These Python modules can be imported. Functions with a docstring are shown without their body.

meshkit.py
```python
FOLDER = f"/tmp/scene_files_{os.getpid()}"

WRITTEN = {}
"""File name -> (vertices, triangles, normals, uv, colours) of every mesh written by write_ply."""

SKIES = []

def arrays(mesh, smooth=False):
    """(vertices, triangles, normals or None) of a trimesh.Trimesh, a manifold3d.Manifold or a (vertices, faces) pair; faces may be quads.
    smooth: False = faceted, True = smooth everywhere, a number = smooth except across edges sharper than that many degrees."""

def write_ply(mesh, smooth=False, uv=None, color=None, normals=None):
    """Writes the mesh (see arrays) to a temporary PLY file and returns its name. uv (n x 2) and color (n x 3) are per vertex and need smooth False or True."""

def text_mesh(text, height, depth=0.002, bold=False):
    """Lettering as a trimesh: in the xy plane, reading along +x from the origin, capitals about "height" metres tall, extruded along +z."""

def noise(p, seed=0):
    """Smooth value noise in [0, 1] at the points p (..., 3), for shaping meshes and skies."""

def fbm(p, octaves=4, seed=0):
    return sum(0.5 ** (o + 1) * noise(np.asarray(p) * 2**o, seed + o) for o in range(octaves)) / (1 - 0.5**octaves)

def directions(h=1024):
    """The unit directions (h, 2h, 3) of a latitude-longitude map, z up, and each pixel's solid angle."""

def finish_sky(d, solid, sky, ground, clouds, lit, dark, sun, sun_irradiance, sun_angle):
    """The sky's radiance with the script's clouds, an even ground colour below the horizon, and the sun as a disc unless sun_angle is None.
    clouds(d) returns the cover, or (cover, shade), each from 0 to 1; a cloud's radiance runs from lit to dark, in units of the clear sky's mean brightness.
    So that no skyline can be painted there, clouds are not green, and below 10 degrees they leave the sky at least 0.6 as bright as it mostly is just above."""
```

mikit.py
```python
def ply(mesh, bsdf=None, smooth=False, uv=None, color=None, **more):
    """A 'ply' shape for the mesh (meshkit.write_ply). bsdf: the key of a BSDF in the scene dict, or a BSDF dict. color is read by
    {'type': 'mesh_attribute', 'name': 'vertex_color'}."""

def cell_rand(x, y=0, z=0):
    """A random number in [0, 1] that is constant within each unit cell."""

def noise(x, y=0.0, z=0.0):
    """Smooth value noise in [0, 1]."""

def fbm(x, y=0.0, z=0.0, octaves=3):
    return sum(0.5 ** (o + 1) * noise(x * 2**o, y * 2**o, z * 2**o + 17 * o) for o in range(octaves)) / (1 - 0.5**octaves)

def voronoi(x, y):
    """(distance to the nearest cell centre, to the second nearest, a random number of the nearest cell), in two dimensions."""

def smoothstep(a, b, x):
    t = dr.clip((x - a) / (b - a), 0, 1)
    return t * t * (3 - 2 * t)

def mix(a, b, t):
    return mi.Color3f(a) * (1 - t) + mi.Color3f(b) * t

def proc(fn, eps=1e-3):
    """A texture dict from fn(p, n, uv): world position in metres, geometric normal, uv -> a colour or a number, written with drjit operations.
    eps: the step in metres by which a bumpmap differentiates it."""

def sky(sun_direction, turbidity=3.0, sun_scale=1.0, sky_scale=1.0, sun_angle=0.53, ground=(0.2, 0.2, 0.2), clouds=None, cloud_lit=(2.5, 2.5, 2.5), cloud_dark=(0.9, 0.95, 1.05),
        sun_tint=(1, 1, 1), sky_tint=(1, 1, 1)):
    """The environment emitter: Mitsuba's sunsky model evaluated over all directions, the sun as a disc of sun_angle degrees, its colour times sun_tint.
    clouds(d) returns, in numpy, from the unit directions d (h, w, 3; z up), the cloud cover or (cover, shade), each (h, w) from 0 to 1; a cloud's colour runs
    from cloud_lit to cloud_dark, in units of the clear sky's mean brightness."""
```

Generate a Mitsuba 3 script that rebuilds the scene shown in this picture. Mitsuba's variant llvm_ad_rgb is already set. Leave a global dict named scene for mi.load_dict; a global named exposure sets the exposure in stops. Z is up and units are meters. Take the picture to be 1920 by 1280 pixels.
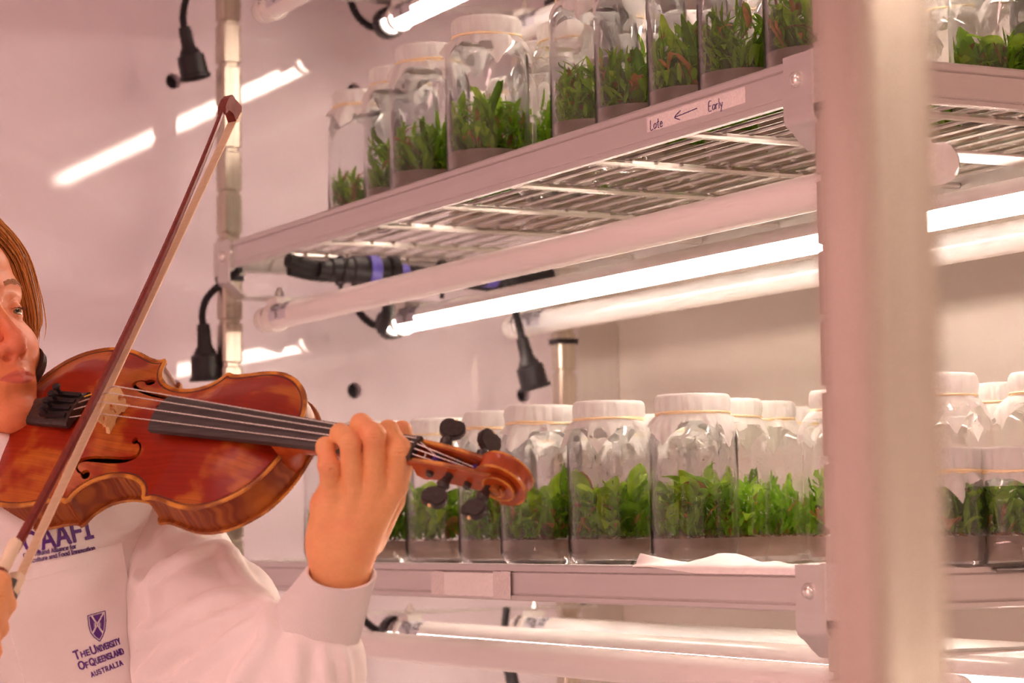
import math, random
import numpy as np
import trimesh
import manifold3d as m3
import shapely.geometry as sg
import shapely.affinity as sa
from shapely.ops import unary_union
from scipy.spatial import Delaunay
import drjit as dr
import mitsuba as mi
import mikit, meshkit
from mikit import proc, noise, fbm, smoothstep, mix

T = mi.ScalarTransform4f
PI = math.pi
scene, labels = {}, {}
exposure = 0.48

# ------------------------------------------------------------------ camera
FOC, YAW, PITCH, ROLL, EYE = 4470.0, math.radians(27.467), math.radians(4.575), math.radians(-0.8417), 1.36
fw = np.array([math.sin(YAW) * math.cos(PITCH), math.cos(YAW) * math.cos(PITCH), math.sin(PITCH)])
rt = np.array([math.cos(YAW), -math.sin(YAW), 0.0])
up = np.cross(rt, fw)
rt, up = math.cos(ROLL) * rt + math.sin(ROLL) * up, math.cos(ROLL) * up - math.sin(ROLL) * rt
cam_o = np.array([0, 0, EYE])
scene['camera'] = {'type': 'thinlens', 'fov': math.degrees(2 * math.atan(960 / FOC)), 'fov_axis': 'x',
                   'aperture_radius': 0.0054, 'focus_distance': 2.4, 'near_clip': 0.05, 'far_clip': 50.0,
                   'to_world': T().look_at(origin=cam_o.tolist(), target=(cam_o + fw).tolist(), up=up.tolist())}


def at(x, y, Z):
    """The point at depth Z (metres along the view axis) that the photograph shows at pixel (x, y)."""
    return cam_o + Z * (fw + rt * (x - 960) / FOC - up * (y - 640) / FOC)


def on_level(x, y, z):
    """The point of the photograph's pixel (x, y) at height z."""
    d = at(x, y, 1.0) - cam_o
    return cam_o + d * (z - EYE) / d[2]


# ------------------------------------------------------------------ lights (built as tube lamps further down)
TUBE_WARM = [25.0, 20.2, 16.6]          # lit tubes of the rack in view
TUBE_PINK = [14.5, 7.8, 7.3]        # unseen pink lamps added across the aisle and overhead for fill light


# ------------------------------------------------------------------ helpers
def numbered(name):
    if name not in scene and name not in labels and not any(k.startswith(name + '__') for k in scene):
        return name
    i = 1
    while True:
        k = '%s_%03d' % (name, i)
        if k not in scene and k not in labels:
            return k
        i += 1


USED = {}


def key_for(name, parent=None):
    base = (parent + '__' + name) if parent else name
    n = USED.get(base, 0)
    USED[base] = n + 1
    return base if n == 0 else '%s_%03d' % (base, n)


def put(name, shape, parent=None, label=None, cat=None, group=None, kind=None, mat=None, to=None):
    """One entry of the scene from a ply dict."""
    k = key_for(name, parent)
    s = dict(shape)
    if mat is not None:
        s['bsdf'] = {'type': 'ref', 'id': mat}
    if to is not None:
        s['to_world'] = to
    scene[k] = s
    d = {}
    if label: d['label'] = label
    if cat: d['category'] = cat
    if group: d['group'] = group
    if kind: d['kind'] = kind
    if d: labels[k] = d
    return k


def thing(name, label, cat, group=None):
    k = key_for(name)
    labels[k] = {'label': label, 'category': cat}
    if group: labels[k]['group'] = group
    return k


def obj(name, mesh, mat, parent=None, smooth=False, **kw):
    ex = {q: kw.pop(q) for q in ('uv', 'color') if q in kw}
    return put(name, mikit.ply(mesh, mat, smooth=smooth, **ex), parent, **kw)


def cat_(ms):
    return trimesh.util.concatenate([trimesh.Trimesh(np.asarray(m.vertices), np.asarray(m.faces), process=False) for m in ms])


def box(x0, x1, y0, y1, z0, z1):
    b = trimesh.creation.box(extents=(abs(x1 - x0), abs(y1 - y0), abs(z1 - z0)))
    b.apply_translation(((x0 + x1) / 2, (y0 + y1) / 2, (z0 + z1) / 2))
    return b


def grid_mesh(rows, close_u=False, close_v=False):
    """rows: (n, m, 3) points -> quads mesh."""
    r = np.asarray(rows, float)
    n, m = r.shape[:2]
    i, j = np.meshgrid(np.arange(n if close_u else n - 1), np.arange(m if close_v else m - 1), indexing='ij')
    i2, j2 = (i + 1) % n, (j + 1) % m
    q = np.stack([i * m + j, i * m + j2, i2 * m + j2, i2 * m + j], -1).reshape(-1, 4)
    f = np.vstack([q[:, [0, 1, 2]], q[:, [0, 2, 3]]])
    return trimesh.Trimesh(r.reshape(-1, 3), f, process=False)


def frames(p):
    p = np.asarray(p, float)
    t = np.gradient(p, axis=0)
    t /= np.linalg.norm(t, axis=1, keepdims=True) + 1e-12
    a = np.zeros_like(p)
    v = np.array([0, 0, 1.0]) if abs(t[0, 2]) < 0.9 else np.array([1.0, 0, 0])
    for i in range(len(p)):
        v = v - t[i] * (v @ t[i])
        v /= np.linalg.norm(v) + 1e-12
        a[i] = v
    return t, a, np.cross(t, a)


def tube(p, r, sides=10, caps=True):
    """A round tube along the points p, radius r (a number or one per point)."""
    p = np.asarray(p, float)
    r = np.broadcast_to(np.asarray(r, float), (len(p),))
    t, a, b = frames(p)
    ang = np.arange(sides) * 2 * PI / sides
    ring = p[:, None] + r[:, None, None] * (np.cos(ang)[None, :, None] * a[:, None] + np.sin(ang)[None, :, None] * b[:, None])
    m = grid_mesh(ring, close_v=True)
    if caps:
        v = np.vstack([m.vertices, p[:1], p[-1:]])
        n = len(p)
        k = np.arange(sides)
        k2 = (k + 1) % sides
        f = np.vstack([m.faces, np.stack([k2, k, k * 0 + n * sides], 1),
                       np.stack([(n - 1) * sides + k, (n - 1) * sides + k2, k * 0 + n * sides + 1], 1)])
        m = trimesh.Trimesh(v, f, process=False)
    return m


def sweep(p, prof, side, closed=True, caps=True):
    """A 2-D profile (k,2) swept along p; profile x goes along `side` (fixed or per point), profile y along tangent x side."""
    p = np.asarray(p, float)
    t = np.gradient(p, axis=0)
    t /= np.linalg.norm(t, axis=1, keepdims=True) + 1e-12
    s = np.broadcast_to(np.asarray(side, float), p.shape)
    s = s - t * (s * t).sum(1, keepdims=True)
    s /= np.linalg.norm(s, axis=1, keepdims=True)
    w = np.cross(t, s)
    prof = np.asarray(prof, float)
    if prof.ndim == 2:
        prof = np.broadcast_to(prof, (len(p),) + prof.shape)
    rows = p[:, None] + prof[:, :, 0:1] * s[:, None] + prof[:, :, 1:2] * w[:, None]
    m = grid_mesh(rows, close_v=closed)
    if caps and closed:
        k = prof.shape[1]
        c0, c1 = rows[0].mean(0), rows[-1].mean(0)
        v = np.vstack([m.vertices, c0, c1])
        i = np.arange(k)
        i2 = (i + 1) % k
        b = (len(p) - 1) * k
        n = len(m.vertices)
        f = np.vstack([m.faces, np.stack([i2, i, i * 0 + n], 1), np.stack([b + i, b + i2, i * 0 + n + 1], 1)])
        m = trimesh.Trimesh(v, f, process=False)
    return m


def lathe(prof, n=32):
    """prof: (k,2) of (r, z) revolved about z."""
    prof = np.asarray(prof, float)
    a = np.arange(n) * 2 * PI / n
    rows = np.stack([prof[:, None, 0] * np.cos(a), prof[:, None, 0] * np.sin(a), np.broadcast_to(prof[:, None, 1], (len(prof), n))], -1)
    return grid_mesh(rows, close_v=True)


def orient(mesh, origin, z, x=None):
    """Moves a mesh whose own axis is +z to origin, with +z along z."""
    z = np.asarray(z, float) / np.linalg.norm(z)
    x = np.array([1, 0, 0.0]) if x is None else np.asarray(x, float)
    x = x - z * (x @ z)
    if np.linalg.norm(x) < 1e-6:
        x = np.cross(z, [0, 1, 0.1])
    x /= np.linalg.norm(x)
    M = np.eye(4)
    M[:3, :3] = np.stack([x, np.cross(z, x), z], 1)
    M[:3, 3] = origin
    m = trimesh.Trimesh(np.array(mesh.vertices), np.array(mesh.faces), process=False)
    m.apply_transform(M)
    return m


def spline(pts, n, closed=False):
    """Catmull-Rom through the points, n samples per segment."""
    p = np.asarray(pts, float)
    if closed:
        q = np.vstack([p[-1:], p, p[:2]])
        segs = len(p)
    else:
        q = np.vstack([2 * p[:1] - p[1:2], p, 2 * p[-1:] - p[-2:-1]])
        segs = len(p) - 1
    t = np.arange(n)[:, None] / n
    out = []
    for i in range(segs):
        a, b, c, d = q[i], q[i + 1], q[i + 2], q[i + 3]
        out.append(0.5 * (2 * b + (c - a) * t + (2 * a - 5 * b + 4 * c - d) * t ** 2 + (3 * b - a - 3 * c + d) * t ** 3))
    if not closed:
        out.append(p[-1:])
    return np.vstack(out)


def rounded(w, h, r, n=3):
    """A rounded rectangle outline, counter-clockwise."""
    out = []
    for cx, cy, a0 in ((w / 2 - r, h / 2 - r, 0), (-w / 2 + r, h / 2 - r, 90), (-w / 2 + r, -h / 2 + r, 180), (w / 2 - r, -h / 2 + r, 270)):
        for k in range(n + 1):
            a = math.radians(a0 + 90 * k / n)
            out.append((cx + r * math.cos(a), cy + r * math.sin(a)))
    return np.array(out)


def extrude(poly, z0, z1):
    ms = []
    for g in (poly.geoms if hasattr(poly, 'geoms') else [poly]):
        m = trimesh.creation.extrude_polygon(g, z1 - z0, engine='earcut')
        m.apply_translation((0, 0, z0))
        ms.append(m)
    return cat_(ms)


# signed distance modelling: smooth unions meshed by surface nets
def cone_sdf(p, a, b, ra, rb):
    a, b = np.asarray(a, np.float32), np.asarray(b, np.float32)
    d = b - a
    t = np.clip(((p - a) @ d) / (d @ d + 1e-12), 0, 1)
    q = p - a
    return np.sqrt(((q - t[..., None] * d) ** 2).sum(-1)) - (ra + (rb - ra) * t)


def ell_sdf(p, c, r, R=None):
    q = p - np.asarray(c, np.float32)
    if R is not None:
        q = q @ np.asarray(R, np.float32)
    r = np.asarray(r, np.float32)
    k0 = np.sqrt(((q / r) ** 2).sum(-1))
    k1 = np.sqrt(((q / r ** 2) ** 2).sum(-1)) + 1e-9
    return k0 * (k0 - 1) / k1


def smin(a, b, k):
    h = np.clip(0.5 + 0.5 * (b - a) / k, 0, 1)
    return b + (a - b) * h - k * h * (1 - h)


def smax(a, b, k):
    return -smin(-a, -b, k)


def nets(f, lo, hi, h):
    """Mesh of f = 0 (inside negative) on a grid of step h."""
    lo, hi = np.asarray(lo, float), np.asarray(hi, float)
    n = np.ceil((hi - lo) / h).astype(int) + 1
    ax = [lo[k] + h * np.arange(n[k]) for k in range(3)]
    C4 = 4                                              # a coarse pass first, then fine values near the surface only
    nc = (n + C4 - 1) // C4 + 1
    cax = [lo[k] + h * C4 * np.arange(nc[k]) for k in range(3)]
    Gc = np.stack(np.meshgrid(*cax, indexing='ij'), -1).astype(np.float32)
    dc = f(Gc).astype(np.float32)
    near = np.abs(dc) < h * C4 * 2.6
    big = near[:-1, :-1, :-1].copy()
    for i in (0, 1):
        for j in (0, 1):
            for k in (0, 1):
                big |= near[i:nc[0] - 1 + i, j:nc[1] - 1 + j, k:nc[2] - 1 + k]
    up_ = lambda q: q.repeat(C4, 0).repeat(C4, 1).repeat(C4, 2)[:n[0], :n[1], :n[2]]
    d = up_(dc).copy()
    m_ = up_(np.pad(big, [(0, 1)] * 3))
    I0 = np.argwhere(m_)
    d[m_] = f((lo + h * I0).astype(np.float32))
    s = d < 0
    c = np.zeros(n - 1, np.int32)
    for i in (0, 1):
        for j in (0, 1):
            for k in (0, 1):
                c += s[i:n[0] - 1 + i, j:n[1] - 1 + j, k:n[2] - 1 + k]
    act = (c > 0) & (c < 8)
    idx = -np.ones(act.shape, np.int64)
    idx[act] = np.arange(act.sum())
    I = np.argwhere(act)
    acc = np.zeros((len(I), 3))
    cnt = np.zeros(len(I))
    corners = [(i, j, k) for i in (0, 1) for j in (0, 1) for k in (0, 1)]
    for a in corners:
        for axis in range(3):
            if a[axis] == 0:
                b = list(a)
                b[axis] = 1
                da = d[I[:, 0] + a[0], I[:, 1] + a[1], I[:, 2] + a[2]]
                db = d[I[:, 0] + b[0], I[:, 1] + b[1], I[:, 2] + b[2]]
                x = (da < 0) != (db < 0)
                t = np.where(x, da / np.where(x, da - db, 1), 0)
                pos = np.tile(np.array(a, float), (len(I), 1))
                pos[:, axis] += t
                acc += pos * x[:, None]
                cnt += x
    v = lo + h * (I + acc / cnt[:, None])
    F = []
    for axis in range(3):
        u, w = [(1, 2), (2, 0), (0, 1)][axis]
        sl0 = [slice(None)] * 3
        sl1 = [slice(None)] * 3
        sl0[axis], sl1[axis] = slice(0, -1), slice(1, None)
        A, B = s[tuple(sl0)], s[tuple(sl1)]
        x = A != B
        E = np.argwhere(x)
        ok = (E[:, u] > 0) & (E[:, w] > 0) & (E[:, u] < n[u] - 1) & (E[:, w] < n[w] - 1)
        E = E[ok]
        ins = A[E[:, 0], E[:, 1], E[:, 2]]

        def cell(du, dw):
            q = E.copy()
            q[:, u] -= du
            q[:, w] -= dw
            return idx[q[:, 0], q[:, 1], q[:, 2]]
        q = np.stack([cell(1, 1), cell(0, 1), cell(0, 0), cell(1, 0)], 1)
        q = np.where(ins[:, None], q, q[:, ::-1])
        F.append(q)
    F = np.vstack(F)
    return trimesh.Trimesh(v, np.vstack([F[:, [0, 1, 2]], F[:, [0, 2, 3]]]), process=False)


def mat(key, d):
    scene[key] = d
    return key


def rgb(r, g, b):
    return {'type': 'rgb', 'value': [r, g, b]}


def lin(r, g, b):
    """Linear colour of 8-bit sRGB values."""
    return [((c / 255 + 0.055) / 1.055) ** 2.4 if c > 10 else c / 255 / 12.92 for c in (r, g, b)]


def principled(key, color, rough=0.5, two=True, **k):
    c = color if isinstance(color, dict) else rgb(*color)
    d = {'type': 'principled', 'base_color': c, 'roughness': rough, **k}
    return mat(key, {'type': 'twosided', 'nested': d} if two else d)


# ------------------------------------------------------------------ materials of the room and the racks
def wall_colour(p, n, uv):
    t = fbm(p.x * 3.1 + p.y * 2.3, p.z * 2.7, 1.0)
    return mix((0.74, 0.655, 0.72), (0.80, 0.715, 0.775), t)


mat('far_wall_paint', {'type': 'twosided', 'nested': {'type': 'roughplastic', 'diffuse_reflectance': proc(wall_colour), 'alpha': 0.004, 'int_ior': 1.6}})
principled('back_wall_paint', proc(lambda p, n, uv: mix((0.60, 0.53, 0.47), (0.65, 0.58, 0.52), fbm(p.y * 4, p.z * 4, 2.0))), 0.32, specular=0.5)
principled('room_white', (0.78, 0.76, 0.75), 0.5)
principled('floor_vinyl', proc(lambda p, n, uv: mix((0.42, 0.40, 0.40), (0.52, 0.50, 0.49), fbm(p.x * 60, p.y * 60, 0.0))), 0.4)


def steel_colour(p, n, uv):
    s = noise(p.z * 900, p.x * 30, p.y * 14)
    return mix((0.70, 0.66, 0.63), (0.80, 0.77, 0.74), s)


principled('steel', proc(steel_colour), 0.33, metallic=1.0)
principled('post_steel', proc(lambda p, n, uv: mix((0.46, 0.39, 0.32), (0.64, 0.57, 0.49), noise(p.x * 700 + p.y * 700, p.z * 9, 3.0))), 0.34, metallic=1.0)
principled('rail_steel', proc(lambda p, n, uv: mix((0.69, 0.64, 0.63), (0.76, 0.72, 0.70), fbm(p.y * 6, p.z * 160, p.x * 3))), 0.45, metallic=0.85)
principled('strip_steel', proc(lambda p, n, uv: mix((0.70, 0.66, 0.63), (0.80, 0.77, 0.74), noise(p.x * 900, p.y * 300, p.z * 5))), 0.26, metallic=1.0)
principled('bright_steel', (0.86, 0.83, 0.80), 0.2, metallic=1.0)
principled('wire_steel', (0.74, 0.69, 0.66), 0.42, metallic=1.0)
principled('black_plastic', (0.014, 0.011, 0.013), 0.42, specular=0.3)
principled('black_cable', (0.012, 0.010, 0.011), 0.6, specular=0.25)
principled('blue_ring', (0.10, 0.08, 0.42), 0.4)
principled('tube_white', (0.84, 0.81, 0.79), 0.22, specular=0.5)
principled('clip_white', (0.82, 0.79, 0.76), 0.35)
principled('sticker', (0.60, 0.58, 0.64), 0.5)
principled('print_black', (0.02, 0.02, 0.025), 0.6)
# ------------------------------------------------------------------ room
YF, XB = 3.36, 1.941
holes = [(1.4727, 1.5808), (1.1817, 2.0405), (1.7663, 1.5782), (1.4774, 2.0474), (1.182, 1.581), (1.768, 2.046)]
wp = sg.box(-1.9, 0, XB + 0.1, 2.75)
for hx, hz in holes:
    wp = wp.difference(sg.Point(hx, hz).buffer(0.0118, 20))
w = extrude(wp, 0, 0.03)
w.vertices = np.stack([w.vertices[:, 0], YF + w.vertices[:, 2], w.vertices[:, 1]], 1)
w.invert()
obj('wall_far', w, 'far_wall_paint', kind='structure', label='glossy white far wall tinted pink by the grow lamps, with round cable holes')
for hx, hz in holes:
    c = trimesh.creation.cylinder(radius=0.0135, height=0.05, sections=20)  # black plug set behind the hole to paint its inner darkness
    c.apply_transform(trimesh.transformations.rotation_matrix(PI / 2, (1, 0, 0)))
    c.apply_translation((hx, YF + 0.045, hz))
    obj('dark_hole_plug', c, 'black_cable', 'wall_far', label='black plug standing in for the dark inside a cable hole')
obj('wall_back', box(XB, XB + 0.08, -2.2, YF, 0, 2.75), 'back_wall_paint', kind='structure', label='matt beige wall behind the rack')
obj('wall_left', box(-1.98, -1.9, -2.2, YF, 0, 2.75), 'room_white', kind='structure', label='white wall on the left, outside the picture')
obj('wall_near', box(-1.98, XB + .08, -2.28, -2.2, 0, 2.75), 'room_white', kind='structure', label='white wall behind the camera')
obj('floor', box(-1.98, XB + .08, -2.28, YF + .03, -0.06, 0), 'floor_vinyl', kind='structure', label='grey vinyl floor')
obj('ceiling', box(-1.98, XB + .08, -2.28, YF + .03, 2.75, 2.8), 'room_white', kind='structure', label='white ceiling')
st = sg.box(0, 0, 0.0745, 2.72).buffer(-0.001).buffer(0.001)
s_ = extrude(st, 0, 0.0015)
s_.vertices = np.stack([XB - .0755 + s_.vertices[:, 0], YF - 0.0005 - s_.vertices[:, 2], s_.vertices[:, 1]], 1)
obj('trim_1', s_, 'strip_steel', kind='structure', label='brushed steel strip in the corner of the far wall')


# ------------------------------------------------------------------ racks
def post_mesh(h, z0=0.02, n0=0.03, step=0.0622):
    s = 0.03
    zs = [z0]
    ch = [0.0035]
    z = z0 + n0
    while z < h - 0.02:
        zs += [z - 0.004, z - 0.0025, z + 0.0025, z + 0.004]
        ch += [0.0035, 0.0065, 0.0065, 0.0035]
        z += step
    zs.append(h)
    ch.append(0.0035)
    rows = []
    for z, c in zip(zs, ch):
        if c > 0.004:
            q = s / 2 - 0.0022
            o = [(q, -s / 2 + c), (q, s / 2 - c), (s / 2 - c, q), (-s / 2 + c, q), (-q, s / 2 - c), (-q, -s / 2 + c), (-s / 2 + c, -q), (s / 2 - c, -q)]
            o = [(a * 0.985, b * 0.985) for a, b in o]
        else:
            q = s / 2
            o = [(q, -q + c), (q, q - c), (q - c, q), (-q + c, q), (-q, q - c), (-q, -q + c), (-q + c, -q), (q - c, -q)]
        rows.append([(a, b, z) for a, b in o])
    m = grid_mesh(rows, close_v=True)
    top = np.vstack([m.vertices, [[0, 0, h]]])
    k = np.arange(8)
    b = (len(rows) - 1) * 8
    return trimesh.Trimesh(top, np.vstack([m.faces, np.stack([b + k, b + (k + 1) % 8, k * 0 + len(m.vertices)], 1)]), process=False)


RAIL = np.array([(0.012, -0.0385), (0.0, -0.040), (-0.0015, -0.0385), (-0.0015, -0.0345), (0.0008, -0.033), (0.0, -0.0315), (0.0, -0.0100),
                 (0.0012, -0.0088), (-0.0012, -0.0078), (-0.0012, -0.003), (0.0008, -0.0006), (0.005, 0), (0.011, -0.001), (0.011, -0.0035),
                 (0.003, -0.0055), (0.003, -0.0365), (0.012, -0.0365)])


def rail_mesh(p0, p1, outward):
    """A shelf rail from p0 to p1 (points on its front face at the top), face towards outward."""
    p = np.array([np.asarray(p0) * (1 - t) + np.asarray(p1) * t for t in (0, 1)], float)
    rows = np.array([[q + (-np.asarray(outward)) * a + np.array([0, 0, b]) for a, b in RAIL] for q in p])
    m = grid_mesh(rows, close_v=True)
    poly = sg.Polygon(RAIL)
    v2, f2 = trimesh.creation.triangulate_polygon(poly, engine='earcut')
    caps = []
    for q in p:
        caps.append(trimesh.Trimesh([q + (-np.asarray(outward)) * a + np.array([0, 0, b]) for a, b in v2], f2, process=False))
    m = cat_([m] + caps)
    m.merge_vertices()
    m.fix_normals()
    return m


WIRE = {}
scene_ply = {}


def make_rack(x0, y0, y1, levels, label, ztop=2.5, depth=0.5775, full=True, group=None, notch=0.03, decks=True):
    """x0: front face of the posts; y0, y1: outer ends; levels: rail top heights."""
    R = thing('wire_rack', label, 'shelving rack', group)
    s = 0.03
    px = (x0 + s / 2, x0 + depth - s / 2)
    py = (y1 - s / 2, y0 + s / 2)
    pm = mikit.ply(post_mesh(ztop, n0=notch), 'post_steel', smooth=35)
    for a in px:
        for b in py:
            put('post', pm, R, to=T().translate([a, b, 0]))
    foot = mikit.ply(lathe([(0, 0), (.02, 0), (.02, .008), (.008, .012), (.008, .03), (0, .03)], 16), 'black_plastic', smooth=40)
    for a in px:
        for b in py:
            put('foot', foot, R, to=T().translate([a, b, 0]))
    xa, xb = x0, x0 + depth
    col = mikit.ply(cat_([extrude(sg.Polygon(rounded(.037, .037, .004)).difference(sg.Polygon(rounded(.0302, .0302, .003))), -.046, .003)]), 'steel', smooth=35)
    wedge = mikit.ply(cat_([extrude(sg.Polygon(rounded(.034, .034, .004)).difference(sg.Polygon(rounded(.0302, .0302, .003))), -.053, -.046)]), 'black_plastic', smooth=35)
    bolt = mikit.ply(lathe([(0, .0054), (.0028, .0052), (.0052, .0042), (.0070, .0022), (.0075, 0), (.0075, -.002), (0, -.002)], 20), 'bright_steel', smooth=50)
    yn, yf = y0 + s + 0.037, y1 - s - 0.010 - 0.027
    for zt in levels:
        put_rail = lambda nm, a, b, o: obj(nm, rail_mesh(a, b, o), 'rail_steel', R)
        put_rail('front_rail', (xa, yf, zt), (xa, yn - .01, zt), (-1, 0, 0))
        put_rail('back_rail', (xb, yf, zt), (xb, yn - .01, zt), (1, 0, 0))
        put_rail('end_rail', (xa + s + .004, y0 + .012, zt), (xb - s - .004, y0 + .012, zt), (0, -1, 0))
        put_rail('end_rail', (xa + s + .004, y1 - .012, zt), (xb - s - .004, y1 - .012, zt), (0, 1, 0))
        for a in px:
            for b in py:
                put('collar', col, R, to=T().translate([a, b, zt]))
                put('collar_wedge', wedge, R, to=T().translate([a, b, zt]))
        # lamp hangers: a strap that hooks down from the front rail and runs back under the shelf
        for yy in (yf + .024, yn - .022):
            path = spline([(xa - .0035, 0, zt + .002), (xa - .0035, 0, zt - .030), (xa - .0035, 0, zt - .056), (xa + .004, 0, zt - .064), (xa + .018, 0, zt - .0775), (xa + .030, 0, zt - .0795),
                           (xa + .1, 0, zt - .0795), (xb - .03, 0, zt - .0795), (xb + .0035, 0, zt - .070), (xb + .0035, 0, zt + .002)], 4)
            path[:, 1] = yy
            hm = sweep(path, rounded(.046, .0028, .001, 2), (0, 1, 0))
            obj('lamp_hanger', hm, 'rail_steel', R, smooth=35)
            put('bolt', bolt, R, to=T().translate([xa - .006, yy, zt - .021]).rotate([0, 1, 0], -90))
        if not decks:
            continue
        zd = zt - 0.0065
        cb = mikit.ply(tube([(xa + .004, 0, 0), (xb - .004, 0, 0)], .0042, 8), 'wire_steel', smooth=40)
        yc = y0 + 0.152
        yy = []
        yc = 2.255 - 0.193 * 10
        while yc < y1 - .1:
            if yc > y0 + .07:
                yy.append(yc)
            yc += .193
        for yc in [y0 + .045] + yy + [y1 - .045]:
            put('crossbar', cb, R, to=T().translate([0, yc, zd - .0092]))
        wr = mikit.ply(tube([(0, y0 + .02, 0), (0, y1 - .02, 0)], .0027, 7), 'wire_steel', smooth=40)
        xw = xa + .024
        while xw < xb - .015:
            put('wire', wr, R, to=T().translate([xw, 0, zd - .0025]))
            xw += .0325
    return R


ZA, ZB, ZD = EYE + 0.4195, EYE - 0.034, EYE + 0.873
RX0 = 1.2015
main_rack = make_rack(RX0, 1.6985, 3.2355, [ZD, ZA, ZB, ZB - 0.4535], 'stainless steel wire shelf rack full of plant jars, beside the violin player', ztop=2.55, notch=0.0305)
near_rack = make_rack(0.450, -0.86, 0.648, [1.305, 1.79], 'steel rack whose out of focus post stands close in front of the camera', ztop=2.3, decks=False, notch=9.0)
obj('clip_ring', extrude(sg.Polygon(rounded(.036, .036, .005)).difference(sg.Polygon(rounded(.0302, .0302, .003))), 1.648, 1.656).apply_translation((RX0 + .5775 - .015, 3.2205, 0)), 'black_plastic', main_rack)
far_rack = make_rack(-1.35, 0.1, 2.3, [0.9, 1.34, 1.79], 'unseen steel rack added across the aisle to carry pink fill lamps', ztop=2.3, decks=False)  # unseen rack, added to hold the pink fill tubes


# ------------------------------------------------------------------ tube lamps
TR = 0.0175


def arc_mesh(a0, a1, r, y0, y1, n=20, m=2):
    a = np.radians(np.linspace(a0, a1, n + 1))
    ys = np.linspace(y0, y1, m)
    rows = np.array([[(r * math.cos(t), y, r * math.sin(t)) for t in a] for y in ys])
    mm = grid_mesh(rows)
    nrm = mm.face_normals
    c = mm.triangles_center * [1, 0, 1]
    if (nrm * c).sum() < 0:
        mm.invert()
    return mm


def bend_text(txt, h, r, yc, ang, bold=True):
    """Lettering wrapped on a tube along y, read from the aisle side (-x)."""
    t = meshkit.text_mesh(txt, h, 0.0004, bold)
    v = t.vertices
    x = v[:, 0] - v[:, 0].mean()
    a = math.radians(ang) - v[:, 1] / r
    rr = r + v[:, 2]
    return trimesh.Trimesh(np.stack([rr * np.cos(a), yc - x, rr * np.sin(a)], 1), t.faces, process=False)


LAMP_SHAPES = {}


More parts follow.
